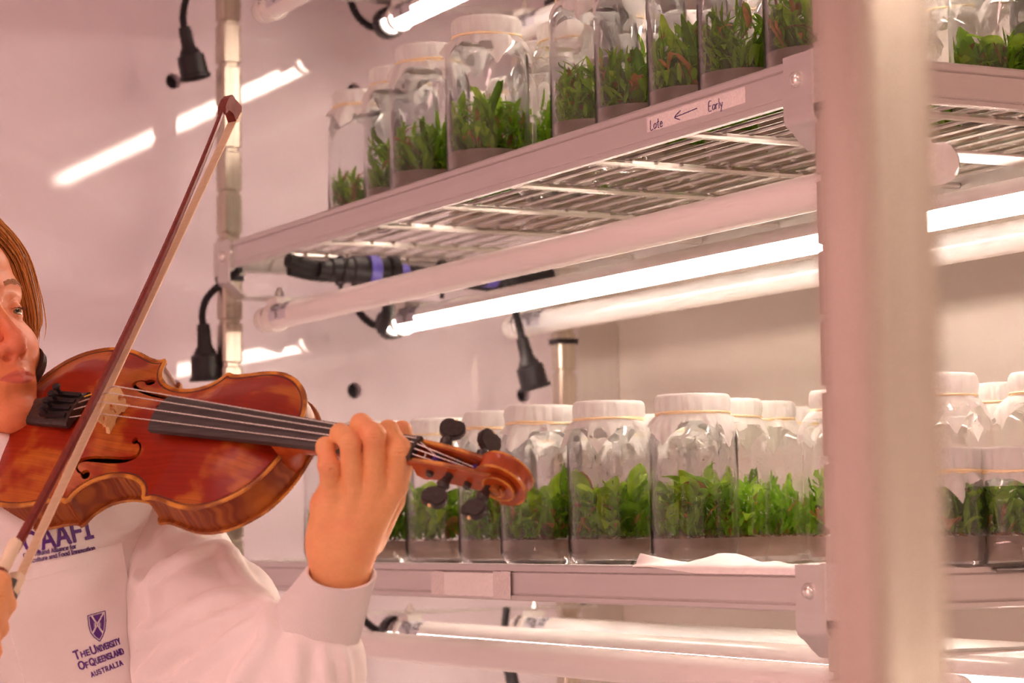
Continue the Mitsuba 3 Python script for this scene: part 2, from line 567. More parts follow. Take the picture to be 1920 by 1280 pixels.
def tube_lamp(x, z, y0, y1, lit, label, group=None, light=None, detail=True, zbar=0.0265):
    L = thing('tube_lamp', label, 'tube lamp', group)
    to = T().translate([x, 0, z])
    put('housing', mikit.ply(arc_mesh(0, 180, TR, y0, y1, 22), 'tube_white', smooth=True), L, to=to)
    d = mikit.ply(arc_mesh(180, 360, TR, y0, y1), 'tube_white', smooth=True)
    if lit:
        d['emitter'] = {'type': 'area', 'radiance': {'type': 'rgb', 'value': light}}
    put('diffuser', d, L, to=to)
    capm = lathe([(0, .0165), (.012, .0155), (TR, .010), (TR + .0008, .004), (TR + .0008, -.012), (TR - .001, -.012)], 28)
    for yy, sgn in ((y1, 1), (y0, -1)):
        if lit:
            cm = lathe([(0, .036), (.010, .036), (.013, .030), (.021, .018), (.0235, .012), (.0235, -.006), (.0215, -.009), (.0176, -.009)], 28)
            obj('end_cap', orient(cm, (0, yy, 0), (0, sgn, 0)), 'black_plastic', L, smooth=40, to=to)
        else:
            obj('end_cap', orient(capm, (0, yy, 0), (0, sgn, 0)), 'clip_white', L, smooth=40, to=to)
    if not detail:
        return L
    seal = cat_([grid_mesh([[(r * math.cos(t), yy, r * math.sin(t)) for t in np.radians(np.linspace(10, 170, 16))] for r, yy in ((TR + .0002, y1 - .018), (TR + .0012, y1 - .018), (TR + .0012, y1 - .0245), (TR + .0002, y1 - .0245))], close_u=True)])
    obj('seal', seal, 'black_plastic', L, to=to)
    for yc in (y1 - .036, y0 + .05):
        ring = sg.Point(0, 0).buffer(TR + .0032, 24).difference(sg.Point(0, 0).buffer(TR + .0001, 24))
        stem = sg.box(-.0075, TR, .0075, zbar).union(ring)
        c = extrude(stem, -.006, .006)
        c.vertices = np.stack([c.vertices[:, 0], yc - c.vertices[:, 2], c.vertices[:, 1]], 1)
        c.invert()
        foot = box(-.011, .011, yc - .03, yc + .006, zbar - .010, zbar)
        obj('clip', cat_([c, foot]), 'clip_white', L, smooth=35, to=to)
        obj('screw', orient(lathe([(0, .012), (.004, .012), (.004, .006), (.0065, .006), (.0065, 0), (0, 0)], 8), (0, yc - .012, zbar + .0028), (0, 0, 1)), 'bright_steel', L, to=to)
    stk = arc_mesh(98, 205, TR + .0003, y1 - .112, y1 - .046, 14)
    obj('sticker', stk, 'sticker', L, smooth=True, to=to)
    tx = cat_([bend_text('FC', .011, TR + .0004, y1 - .060, 158), bend_text('CE', .011, TR + .0004, y1 - .100, 158), *[arc_mesh(a_, a_ + 5, TR + .0005, y1 - .079 - w__, y1 - .079 + w__, 3) for a_, w__ in ((174, .006), (182, .004), (190, .005))]])
    ringm = orient(lathe([(.0045, 0), (.0062, 0), (.0062, .0003), (.0045, .0003)], 18), (-TR - .0001, y1 - .080, .0085), (-1, 0, .52))
    obj('print', cat_([tx, ringm]), 'print_black', L, to=to)
    return L


names = {0: 'nearest the aisle', 1: 'middle', 2: 'nearest the wall'}
tiers = [(ZD - .107, 'top shelf'), (ZA - .107, 'shelf with the handwritten label'), (ZB - .109, 'lower shelf')]
for zc, nm in tiers:
    for i, xx in enumerate((1.272, 1.472, 1.676)):
        lit = i == 1
        zb = .0265 if nm != tiers[2][1] else .0265
        tube_lamp(xx, zc, 1.80 if zc > 2 else 1.645, 3.215, lit, ('glowing' if lit else 'unlit white') + ' tube lamp under the ' + nm + ', ' + names[i], light=TUBE_WARM)
for yy, xx, zc in ((None, .60, 1.79 - .11), (None, .80, 1.305 - .11)):
    tube_lamp(xx, zc, -.80, .58, True, 'lit tube lamp under the ' + ('upper' if zc > 1.4 else 'lower') + ' shelf of the rack close to the camera', light=[c * 1.5 for c in TUBE_WARM], detail=False)
for zc in (0.9 - .11, 1.34 - .11, 1.79 - .11):  # pink tubes out of view, added as fill light from the aisle
    for xx in (-1.12, -.93):
        tube_lamp(xx, zc, .2, 2.2, True, 'unseen pink fill lamp added on the rack across the aisle', 'added fill lamps across the aisle', light=TUBE_PINK, detail=False)
for yy in (-1.2, 0.2, 1.6):  # unseen ceiling panels added for pink fill light
    K = thing('ceiling_fill_lamp', 'unseen pink fill lamp added at the ceiling', 'added fill lamp', 'added ceiling fill lamps')
    obj('housing', box(-.75, .25, yy - .08, yy + .08, 2.70, 2.75), 'tube_white', K)
    p = mikit.ply(trimesh.Trimesh([(-.72, yy - .06, 2.699), (.22, yy - .06, 2.699), (.22, yy + .06, 2.699), (-.72, yy + .06, 2.699)], [[0, 2, 1], [0, 3, 2]], process=False), 'tube_white')
    p['emitter'] = {'type': 'area', 'radiance': {'type': 'rgb', 'value': [c * 0.9 for c in TUBE_PINK]}}
    put('diffuser', p, K)


# ------------------------------------------------------------------ cables and sockets
def cable(name, pts, r, label=None, parent=None, **kw):
    return obj(name, tube(spline(pts, 8), r, 10), 'black_cable', parent, smooth=50, label=label, cat='cable' if parent is None else None, **kw)


def socket(px, py, Z, tip, label, pts):
    """A rubber plug socket hanging from a cable: its open end at pixel-depth point, axis towards tip (up)."""
    o = at(px, py, Z)
    ax = at(*tip, Z) - o
    k = Z / FOC
    L = np.linalg.norm(ax)
    S = thing('plug_socket', label, 'power socket')
    prof = [(.0, .16 * L), (.24 * L, .16 * L), (.26 * L, .0), (.30 * L, -.02 * L), (.31 * L, .04 * L), (.27 * L, .06 * L), (.26 * L, .42 * L), (.20 * L, .46 * L), (.195 * L, .50 * L), (.135 * L, .60 * L), (.115 * L, .80 * L), (.115 * L, .98 * L), (.07 * L, 1.0 * L), (0, 1.0 * L)]
    obj('socket_body', orient(lathe(prof, 26), o, ax), 'black_plastic', S, smooth=35)
    for q in (.70, .76, .82, .88):
        obj('grip_ring', orient(lathe([(.112 * L, -.012 * L), (.128 * L, -.012 * L), (.128 * L, .012 * L), (.112 * L, .012 * L)], 20), o + ax * q, ax), 'black_plastic', S, smooth=30)
    top = o + ax * .96
    cable('cord', [top] + pts, .0052, parent=S)
    return S


socket(366, 146, 3.45, (345, 50), 'black rubber socket hanging from a cord left of the rack post, near the top', [at(343, 30, 3.45), at(350, -5, 3.45), at(372, -60, 3.43)])
socket(388, 712, 3.43, (381, 606), 'black rubber socket hanging left of the rack post, above the violin', [at(379, 590, 3.43), at(386, 562, 3.43), at(405, 540, 3.43), at(425, 525, 3.42), at(450, 505, 3.39)])
socket(1004, 727, 3.53, (978, 632), 'black rubber socket hanging under the third tube lamp, left of the back post', [at(974, 612, 3.53), at(962, 570, 3.51), at(950, 530, 3.5), at(965, 505, 3.5)])
socket(975, 1345, 3.46, (955, 1250), 'black rubber socket under the lower lamps, cut by the bottom edge', [at(950, 1235, 3.46), at(945, 1190, 3.46), at(950, 1140, 3.45)])
# lamp leads
for zc, nm in tiers:
    e = np.array([1.472, 3.249, zc])
    cable('lamp_lead', [e, e + (-.012, .012, .002), e + (-.030, .02, .020), e + (-.040, .02, .05), e + (-.032, .005, .085)], .0055, label='black lead at the end of the glowing lamp under the ' + nm)
# coupling bundle under the labelled shelf
B = thing('cable_bundle', 'thick black cable couplings with blue rings tied under the labelled shelf', 'cable')
zz = ZA - .044
pts = [(1.262, 3.11, zz + .012), (1.30, 3.115, zz + .004), (1.36, 3.12, zz + .002), (1.44, 3.125, zz - .002), (1.54, 3.125, zz + .004), (1.64, 3.13, zz), (1.70, 3.14, zz + .01)]
cable('cord', pts, .0105, parent=B)
cable('cord', [(q[0] + .01, q[1] + .018, q[2] - .012 + .004 * math.sin(7 * i)) for i, q in enumerate(pts)], .0085, parent=B)


def coupling(x, y, z, dx=1):
    pr = [(r_ * 1.3, z_ * 1.15) for r_, z_ in [(0, -.055), (.009, -.055), (.010, -.040), (.0125, -.038), (.0135, -.012), (.0155, -.010), (.0155, .012), (.014, .014), (.014, .040), (.0165, .042), (.0165, .052), (.011, .056), (0, .056)]]
    c_ = obj('coupling', orient(lathe(pr, 20), (x, y, z), (dx, .03, .02)), 'black_plastic', B, smooth=35)
    obj('blue_ring', orient(lathe([(.0182, 0), (.0216, 0), (.0216, .0165), (.0182, .0165)], 20), (x + .012 * dx, y, z), (dx, .03, .02)), 'blue_ring', c_, smooth=40)


coupling(1.372, 3.112, zz + .002)
coupling(1.565, 3.118, zz + .006)
coupling(1.460, 3.116, zz - .008, -1)
for xx in (1.345, 1.42, 1.505):
    obj('cable_tie', orient(lathe([(.020, -.002), (.0225, -.002), (.0225, .002), (.020, .002)], 18), (xx, 3.115, zz), (1, 0, 0)), 'black_plastic', B)
    obj('tie_end', box(xx - .002, xx + .002, 3.112, 3.118, zz - .034, zz - .018), 'black_plastic', B)
lead = [(1.415, 3.11, zz - .012), (1.413, 3.10, zz - .032), (1.416, 3.11, zz - .06), (1.43, 3.16, zz - .075)]
cable('drop_lead', lead, .009, parent=B)
# ------------------------------------------------------------------ culture jars
mat('jar_glass', {'type': 'thindielectric', 'int_ior': 1.5})
mat('jar_solid_glass', {'type': 'dielectric', 'int_ior': 1.47})
mat('gel', {'type': 'principledthin', 'base_color': proc(lambda p, n, uv: mix((0.80, 0.66, 0.56), (0.95, 0.86, 0.78), fbm(p.x * 60 + p.y * 40, p.z * 90, p.y * 50))), 'roughness': 0.12, 'spec_trans': 0.66, 'diff_trans': 1.2, 'eta': 1.34})
mat('gel_top', {'type': 'principledthin', 'base_color': rgb(0.30, 0.17, 0.08), 'roughness': 0.15, 'spec_trans': 0.72, 'diff_trans': 0.5, 'eta': 1.34})
mat('paper_film', {'type': 'principledthin', 'base_color': proc(lambda p, n, uv: mix((0.88, 0.86, 0.86), (0.97, 0.95, 0.94), noise(p.x * 240, p.y * 240, p.z * 60))), 'roughness': 0.45, 'spec_trans': 0.08, 'diff_trans': 0.85, 'eta': 1.4})
principled('rubber_tan', (0.92, 0.76, 0.48), 0.5)
mat('water_drop', {'type': 'principled', 'base_color': rgb(0.95, 0.95, 0.95), 'roughness': 0.05, 'specular': 0.8})


def leaf_mat(key, a, b, tr=0.8):
    mat(key, {'type': 'principledthin', 'base_color': proc(lambda p, n, uv: mix(a, b, fbm(p.x * 70, p.y * 70, p.z * 70))), 'roughness': 0.35, 'diff_trans': tr, 'spec_trans': 0.0, 'eta': 1.4})


leaf_mat('leaf_bright', (0.28, 0.54, 0.025), (0.54, 0.78, 0.09), 1.2)
leaf_mat('leaf_mid', (0.15, 0.35, 0.018), (0.32, 0.58, 0.05), 1.1)
leaf_mat('leaf_dark', (0.05, 0.13, 0.012), (0.13, 0.27, 0.025), .8)
leaf_mat('leaf_brown', (0.26, 0.13, 0.04), (0.55, 0.33, 0.10), 0.8)


def jar_profile(R, h, rn, corner):
    zs = h - 0.049
    o = [(0, .0035), (R * .55, .003), (R * .72, .0015), (R - corner, 0)]
    for k in range(1, 6):
        a = math.radians(18 * k)
        o.append((R - corner + corner * math.sin(a), corner - corner * math.cos(a)))
    o += [(R, zs * .5), (R, zs)]
    for k in range(1, 7):
        t = k / 6
        o.append((R - (R - rn) * (3 * t * t - 2 * t ** 3), zs + (h - .022 - zs) * (1 - (1 - t) ** 1.6)))
    o += [(rn, h - .004), (rn - .002, h - .002)]
    return np.array(o)


def lid_mesh(R, h, rn, half, rng, jag=1.0):
    """A square sheet of film folded over the jar's mouth, held by a band, its corners flaring out below."""
    n = 120
    th = np.arange(n) * 2 * PI / n
    ph = rng.uniform(0, PI / 2)
    rc = rn + .0025
    side = half / np.maximum(abs(np.cos(th - ph)), abs(np.sin(th - ph)))
    left = np.maximum(side - (rc + .022), .008)
    crease = np.array([math.sin(17 * t + 2.1 * math.sin(3 * t)) for t in th]) * .0007 + np.array([math.sin(41 * t + 1.7 * math.sin(5 * t)) for t in th]) * .0004 + rng.normal(0, .00040, n)
    rows = []
    for f in (0.02, .5, .85, .96):
        rows.append(np.stack([rc * f * np.cos(th), rc * f * np.sin(th), h + .0006 - 0 * th + (.0004 * (1 - f))], -1))
    for dz, dr in ((.0012, .0), (.004, .0006), (.009, .0008), (.014, .0004), (.0185, -.0008), (.0205, -.0012)):
        k = min(1, dz / .008)
        r = rc + dr + crease * k
        rows.append(np.stack([r * np.cos(th), r * np.sin(th), h - dz + 0 * th], -1))
    f1, f2, f3 = rng.uniform(0, 6.28, 3)
    out = .55 + .38 * np.sin(2 * th + f1) * jag + .2 * np.sin(5 * th + f2)
    wav = .004 * np.sin(9 * th + f3) + .003 * np.sin(14 * th + f1) + rng.normal(0, .0007, n)
    zs = h - .049
    for t in (.12, .3, .5, .75, 1.0):
        d = left * t
        ang = np.clip(.50 + .55 * (1 - out) + .5 * t, .35, 1.5)      # how far the film falls from level
        r = rc - .001 + d * np.cos(ang) + wav * t
        z = h - .021 - d * np.sin(ang)
        # lies outside the shoulder of the glass
        zz = np.clip((z - zs) / (h - .022 - zs), 0, 1)
        g = rn + (R - rn) * (1 - zz) ** .9 + .0012
        r = np.maximum(r, np.where(z < h - .022, g, r))
        rows.append(np.stack([r * np.cos(th), r * np.sin(th), z], -1))
    return grid_mesh(np.array(rows), close_v=True)


def band_mesh(r, z, rng):
    th = np.linspace(0, 2 * PI, 73)
    ms = []
    for k in range(2):
        f = rng.uniform(0, 6)
        p = np.stack([(r + .0008 * k) * np.cos(th), (r + .0008 * k) * np.sin(th), z - .0005 + .0013 * np.sin(th + f) + .0004 * np.sin(3 * th + f)], -1)
        ms.append(tube(p, .0012, 6, caps=False))
    return cat_(ms)


def leaf_path(rng, base, az, L, tilt, bend, n=9):
    p = [np.array(base, float)]
    d = np.array([math.cos(az) * math.sin(tilt), math.sin(az) * math.sin(tilt), math.cos(tilt)])
    side = np.array([-math.sin(az), math.cos(az), 0])
    el = tilt
    for i in range(n - 1):
        el += bend / (n - 1)
        d = np.array([math.cos(az) * math.sin(el), math.sin(az) * math.sin(el), math.cos(el)])
        p.append(p[-1] + d * L / (n - 1))
    return np.array(p), side


def leaf_mesh(rng, base, az, L, W, tilt, bend, rmax, zmax, lance=True):
    p, side = leaf_path(rng, base, az, L, tilt, bend)
    n = len(p)
    t = np.linspace(0, 1, n)
    w = W * (np.sin(PI * np.clip(t * .93 + .05, 0, 1)) ** .8 if lance else np.minimum(1, np.minimum(t * 6 + .4, (1.02 - t) * 4)) ** .7) / 2
    tw = rng.uniform(-.5, .5)
    rows = []
    for i in range(n):
        s = side * math.cos(tw * t[i]) + np.array([0, 0, 1]) * math.sin(tw * t[i])
        u = np.cross(p[min(i + 1, n - 1)] - p[max(i - 1, 0)], s)
        u /= np.linalg.norm(u) + 1e-9
        rows.append([p[i] - s * w[i] + u * w[i] * .30, p[i] - s * w[i] * .5 + u * w[i] * .10, p[i], p[i] + s * w[i] * .5 + u * w[i] * .10, p[i] + s * w[i] + u * w[i] * .30])
    v = np.array(rows)
    r = np.hypot(v[..., 0], v[..., 1])
    k = np.where(r > rmax, (rmax - .002 * np.exp(-(r - rmax) / .01)) / np.maximum(r, 1e-6), 1)
    v[..., 0] *= k
    v[..., 1] *= k
    v[..., 2] = np.clip(v[..., 2], .033, zmax)
    return grid_mesh(v)


def plant_variant(seed, kind, rmax=.0445, hmax=.132):
    rng = np.random.default_rng(seed)
    leaves = []
    nl = {'broad': 34, 'strap': 26, 'low': 22, 'fine': 26}[kind]
    for i in range(nl):
        a, r0 = rng.uniform(0, 2 * PI), rmax * .8 * math.sqrt(rng.uniform())
        base = (r0 * math.cos(a), r0 * math.sin(a), .030)
        az = a + rng.normal(0, .9)
        if kind == 'broad':
            m = leaf_mesh(rng, (base[0], base[1], .032 + rng.uniform(.0, .046)), az, rng.uniform(.040, .074), rng.uniform(.017, .027), rng.uniform(.1, .7), rng.uniform(.6, 1.9), rmax, hmax)
        elif kind == 'strap':
            if i < 5:
                m = leaf_mesh(rng, (base[0] * .5, base[1] * .5, .03), az, rng.uniform(.13, .165), rng.uniform(.008, .012), rng.uniform(-.25, .1), rng.uniform(1.9, 2.8), rmax, .15, False)
            else:
                m = leaf_mesh(rng, base, az, rng.uniform(.06, .115), rng.uniform(.009, .015), rng.uniform(.0, .5), rng.uniform(.8, 2.4), rmax, hmax, False)
        elif kind == 'low':
            m = leaf_mesh(rng, base, az, rng.uniform(.04, .08), rng.uniform(.009, .015), rng.uniform(.0, .5), rng.uniform(.5, 2.0), rmax, hmax, False)
        else:
            m = leaf_mesh(rng, (base[0], base[1], .032 + rng.uniform(0, .03)), az, rng.uniform(.03, .07), rng.uniform(.006, .013), rng.uniform(.0, .6), rng.uniform(.3, 1.8), rmax, hmax)
        c = rng.choice(['leaf_bright', 'leaf_mid', 'leaf_mid', 'leaf_dark', 'leaf_brown'], p=[.40, .30, .14, .14, .02] if kind == 'broad' else [.2, .3, .15, .25, .10])
        leaves.append((mikit.ply(m, None, smooth=True), c))
    under, dead = [], []
    for i in range(260 if kind != 'fine' else 330):
        a, r0 = rng.uniform(0, 2 * PI), rmax * .98 * rng.uniform() ** .4
        hh = {'broad': .042, 'strap': .052, 'low': .034, 'fine': .052}[kind]
        b = (r0 * math.cos(a), r0 * math.sin(a), .031 + hh * rng.uniform() ** 1.3)
        (dead if rng.uniform() < .12 else under).append(leaf_mesh(rng, b, rng.uniform(0, 6.28), rng.uniform(.014, .034), rng.uniform(.003, .0075), rng.uniform(.1, 1.2), rng.uniform(-.6, 1.4), rmax, hmax))
    roots = []
    for i in range(26):
        a, r0 = rng.uniform(0, 2 * PI), rmax * .9 * math.sqrt(rng.uniform())
        q = np.array([r0 * math.cos(a), r0 * math.sin(a), .034])
        pts = [q]
        for k in range(4):
            q = q + np.array([rng.normal(0, .005), rng.normal(0, .005), -rng.uniform(.001, .005)])
            rr = math.hypot(q[0], q[1])
            q[:2] *= min(1, rmax / rr)
            q[2] = max(q[2], .008)
            pts.append(q)
        roots.append(tube(pts, .0007, 4))
    return leaves, mikit.ply(cat_(under), 'leaf_mid', smooth=True), mikit.ply(cat_(dead), 'leaf_brown', smooth=True), mikit.ply(cat_(roots), 'leaf_brown')


JR, JH, JN = .0495, .19, .0385
SR, SH, SN = .040, .110, .031
rng0 = np.random.default_rng(11)
JAR = {}
for nm, (R, h, rn, half) in {'tall': (JR, JH, JN, .074), 'short': (SR, SH, SN, .062)}.items():
    gp = [(R - .0075, .009), (R - .0036, .018), (R - .0027, .024), (R - .0027, .0312), (R - .004, .0302)]
    pr = jar_profile(R, h, rn, .019)
    nrm = np.gradient(pr, axis=0)
    nrm = np.stack([-nrm[:, 1], nrm[:, 0]], 1) / np.linalg.norm(nrm, axis=1, keepdims=True)
    inner = (pr + nrm * .0021)[::-1]
    inner[:, 0] = np.maximum(inner[:, 0], 0)
    inner[-1, 0] = 0
    shell = lathe(np.vstack([pr, inner]), 56)
    JAR[nm] = {'shell': mikit.ply(shell, 'jar_solid_glass', smooth=60), 'glass': mikit.ply(lathe(jar_profile(R, h, rn, .019), 48), 'jar_glass', smooth=True),
               'gel': mikit.ply(lathe(gp, 40), 'gel', smooth=60),
               'top': mikit.ply(lathe([(R - .0041, .0302), (R * .6, .0296), (0, .0294)], 40), 'gel_top', smooth=True),
               'lid': [mikit.ply(lid_mesh(R, h, rn, half, np.random.default_rng(50 + k), 1.0), 'paper_film', smooth=50) for k in range(6)],
               'band': [mikit.ply(band_mesh(rn + .0022, h - .0205, np.random.default_rng(70 + k)), 'rubber_tan', smooth=True) for k in range(2)]}
kinds = ['strap', 'broad', 'low', 'strap', 'broad', 'fine', 'broad', 'strap']
PLANT = [plant_variant(100 + i, k) for i, k in enumerate(kinds)]
PLANT_S = [plant_variant(140, 'broad', .036, .075)]


def drops_mesh(R, z0, z1, n, seed):
    """Condensation: small beads and short runs clinging to the inside of the glass."""
    rng = np.random.default_rng(seed)
    ms = []
    ico = trimesh.creation.icosphere(subdivisions=0)
    for i in range(n):
        a, z = rng.uniform(0, 2 * PI), z0 + (z1 - z0) * rng.uniform() ** .8
        s = rng.uniform(.0003, .0010) if i % 5 == 0 else rng.uniform(.00015, .0004)
        v = ico.vertices * [s * .5, s, s * (1 + 5 * (rng.uniform() < .07))]
        c, q = math.cos(a), math.sin(a)
        v = np.stack([(R - .0026 + v[:, 0]) * c - v[:, 1] * q, (R - .0026 + v[:, 0]) * q + v[:, 1] * c, z + v[:, 2]], 1)
        ms.append(trimesh.Trimesh(v, ico.faces, process=False))
    return cat_(ms)


principled('dew', (0.85, 0.86, 0.84), 0.08, two=False, specular=0.9)
DROPS = [mikit.ply(drops_mesh(JR, .05, .145, 1500, 5 + k), 'dew', smooth=True) for k in range(2)]


def jar(x, y, zbase, size, var, lid, label, plabel, group=None, pgroup=None, rot=0.0, dew=False, thin=False):
    S = JAR[size]
    to = T().translate([x, y, zbase]).rotate([0, 0, 1], rot)
    J = thing('culture_jar', label, 'jar', group)
    put('glass', S['glass' if group or thin else 'shell'], J, to=to)
    put('gel', S['gel'], J, to=to)
    put('gel_surface', S['top'], J, to=to)
    put('paper_cover', S['lid'][lid % 6], J, to=to)
    put('rubber_band', S['band'][lid % 2], J, to=to)
    if dew:
        put('condensation', DROPS[lid % 2], J, to=to, kind='stuff')
    K = thing('seedling_clump', plabel, 'seedlings', pgroup)
    V = (PLANT if size == 'tall' else PLANT_S)
    leaves, under, dead, roots = V[var % len(V)]
    for s, c in leaves:
        put('leaf', s, K, mat=c, to=to)
    put('undergrowth', under, K, to=to, kind='stuff')
    put('withered_leaves', dead, K, to=to, kind='stuff')
    put('roots', roots, K, to=to, kind='stuff')


DA, DB = ZA - .0065, ZB - .0065
ordn = ['leftmost', 'second from the left', 'third from the left', 'fourth from the left', 'fifth from the left', 'sixth from the left', 'seventh from the left', 'eighth from the left', 'ninth from the left', 'tenth from the left', 'eleventh from the left', 'twelfth from the left', 'thirteenth from the left', 'fourteenth from the left', 'fifteenth from the left']
# (pixel x of the axis, pixel y of the cover's top or None for the front row, plants, cover)
upper = [(681, 176, 2, 0), (752, 132, 3, 1), (803, 91, 0, 2), (912, 40, 3, 3), (1032, 86, 4, 4), (1116, None, 5, 5), (1203, None, 0, 0), (1305, None, 3, 1), (1404, None, 0, 2), (1533, None, 7, 3)]
FRONT = 1.280
k = 0
placedA = []
for px, py, v, l in upper:
    if py is not None:
        q = on_level(px, py, DA + JH)
    else:
        d = at(px, 200, 1.0) - cam_o
        q = cam_o + d * FRONT / d[0]
    placedA.append((q[0], q[1]))
    jar(q[0], q[1], DA, 'tall', v, l, 'paper-capped glass jar on the shelf with the handwritten label, ' + ordn[k].replace(' from the left', ''), 'green seedlings in the jar ' + ordn[k] + ' on the labelled shelf', rot=37.0 * k + 10)
    k += 1
for px, X, v, l in ((1868, 1.58, 1, 4), (1985, 1.64, 6, 2)):
    d = at(px, 50, 1.0) - cam_o
    q = cam_o + d * X / d[0]
    placedA.append((q[0], q[1]))
    jar(q[0], q[1], DA, 'tall', v, l, 'glass jar right of the blurred post, upper shelf, ' + ('nearer the post' if X < 1.6 else 'at the right edge'), 'leafy seedlings right of the blurred post, upper shelf, ' + ('nearer the post' if X < 1.6 else 'cut by the edge'), rot=70.0 * X * 9)
# rear rows of the labelled shelf, seen from below through the wires
rngj = np.random.default_rng(3)


def rear(placed, z, xs, ylo, yhi, lab, plab, gr, pgr, skip=.10):
    for X in xs:
        y = ylo + rngj.uniform(0, .04)
        while y < yhi:
            xx, y2 = X + rngj.uniform(-.006, .006), y
            if all(math.hypot(xx - a, y2 - b) > 2 * JR + .003 for a, b in placed) and rngj.uniform() > skip:
                placed.append((xx, y2))
                jar(xx, y2, z, 'tall', int(rngj.integers(0, 8)), int(rngj.integers(0, 6)), lab, plab, gr, pgr, rot=float(rngj.uniform(0, 360)))
            y += 2 * JR + .004 + rngj.uniform(0, .012)


rear(placedA, DA, (1.37, 1.475, 1.58, 1.69), 1.80, 2.96, 'paper-capped jar in the rear rows of the labelled shelf, seen through the wires', 'seedlings in the rear jars of the labelled shelf', 'rear jars of the labelled shelf', 'seedlings in the rear jars')
lower = [(635, 800, 2, 0), (703, 792, 5, 1), (828, 786, 6, 2), (931, 773, 5, 3), (1012, 762, 1, 4), (1141, 754, 4, 5), (1298, 741, 6, 1), (1360, 750, 1, 0), (1424, 755, 3, 3), (1588, 733, 7, 2), (1752, 703, 3, 4), (1899, 1.64, 5, 5), (1972, 1.56, 2, 1)]
k = 0
placedB = []
pos = ['far left, partly behind the hand', 'right behind the hand', 'behind the violin pegs', 'behind the violin scroll', 'just right of the scroll', 'sixth from the left', 'nearest, behind the paper slip', 'eighth from the left', 'ninth from the left', 'half hidden by the blurred post', 'just right of the blurred post', 'in the rear near the right edge', 'cut by the right edge']
for px, py, v, l in lower:
    if py > 9:
        q = on_level(px, py, DB + JH)
    else:
        d = at(px, 715, 1.0) - cam_o
        q = cam_o + d * py / d[0]
    placedB.append((q[0], q[1]))
    jar(q[0], q[1], DB, 'tall', v, l, 'paper-capped jar on the lower shelf, ' + pos[k], 'seedlings in the lower shelf jar ' + pos[k], rot=53.0 * k + 20, dew=2 <= k <= 8, thin=k >= 7)
    k += 1
for px, py, l, tx in ((1902, 868, 2, 'short jar at the right edge of the lower shelf, in front of taller jars'), (1772, 898, 5, 'short jar mostly hidden behind the blurred post')):
    d = at(px, py, 1.0) - cam_o
    q = cam_o + d * (1.345 if px < 1800 else 1.40) / d[0]
    placedB.append((q[0], q[1]))
    jar(q[0], q[1], DB, 'short', 0, l, tx, 'seedlings in the ' + tx.split(',')[0], rot=80.0 * l)
rear(placedB, DB, (1.60, 1.70), 1.9, 3.0, 'paper-capped jar in the rear row of the lower shelf', 'seedlings in the rear jars of the lower shelf', 'rear jars of the lower shelf', 'seedlings in the rear jars of the lower shelf', .15)

# ------------------------------------------------------------------ labels and paper on the rails
principled('tape', proc(lambda p, n, uv: mix((0.70, 0.635, 0.62), (0.84, 0.78, 0.77), noise(p.y * 700, p.z * 700, p.x * 100))), 0.35)
principled('label_paper', proc(lambda p, n, uv: mix((0.88, 0.85, 0.83), (0.94, 0.91, 0.89), noise(p.x * 300, p.y * 300, p.z * 300))), 0.6)
principled('ink', (0.09, 0.05, 0.16), 0.6)


def on_rail(y0, y1, z0, z1, x, t=.0003, wob=0.0, seed=0):
    """A thin sheet lying on a rail's front face, y0 > y1 (left to right as seen)."""
    rng = np.random.default_rng(seed)
    n = 24
    ys = np.linspace(y0, y1, n)
    a = z1 + rng.normal(0, wob, n)
    b = z0 + rng.normal(0, wob, n)
    pts = [(y, q) for y, q in zip(ys, b)] + [(y, q) for y, q in zip(ys[::-1], a[::-1])]
    m = extrude(sg.Polygon(pts).buffer(0), 0, t)
    m.vertices = np.stack([x - m.vertices[:, 2], m.vertices[:, 0], m.vertices[:, 1]], 1)
    m.fix_normals()
    return m


XR = RX0 - .0001
L = thing('tape_label', 'clear tape label with Late, an arrow and Early in pen on the upper rail', 'label')
yl = [on_level(px, py, ZA - .02)[1] for px, py in ((1216, 238), (1398, 180))]


def rail_y(px, py):
    d = at(px, py, 1.0) - cam_o
    return (cam_o + d * RX0 / d[0])[1:]


ya, yb = rail_y(1214, 235)[0], rail_y(1398, 182)[0]
obj('tape', on_rail(ya, yb, ZA - .0265, ZA - .0115, XR, .0003, .0002, 3), 'tape', L)


def stroke(pts, w=.0007, x=None):
    q = np.array([(XR - .0006, y, z) for y, z in pts])
    return tube(spline(q, 4), w, 6)


def hand(txt, y, z, s):
    """A few pen letters drawn as strokes: y runs to the right as -y."""
    G = {'L': [[(0, 1), (0, 0), (.5, .02)]], 'a': [[(.5, .5), (.2, .55), (.02, .25), (.2, 0), (.45, .2), (.5, .5)], [(.5, .5), (.52, .05)]], 't': [[(.2, .95), (.18, .1), (.4, 0)], [(0, .6), (.42, .62)]],
         'e': [[(.05, .3), (.45, .32), (.35, .55), (.1, .45), (.05, .15), (.25, 0), (.5, .1)]], 'E': [[(.5, 1), (.05, .95), (.0, .05), (.5, 0)], [(.02, .52), (.4, .52)]], 'r': [[(0, .55), (.05, 0)], [(.04, .35), (.2, .55), (.38, .5)]],
         'l': [[(.1, 1), (.1, 0)]], 'y': [[(0, .55), (.2, .1)], [(.45, .55), (.1, -.4)]]}
    W = {'L': .62, 'a': .68, 't': .55, 'e': .65, 'E': .68, 'r': .5, 'l': .3, 'y': .5}
    ms, x = [], 0
    for c in txt:
        for st in G[c]:
            ms.append(stroke([(y - (x + a) * s, z + b * s) for a, b in st], .00045))
        x += W[c]
    return ms


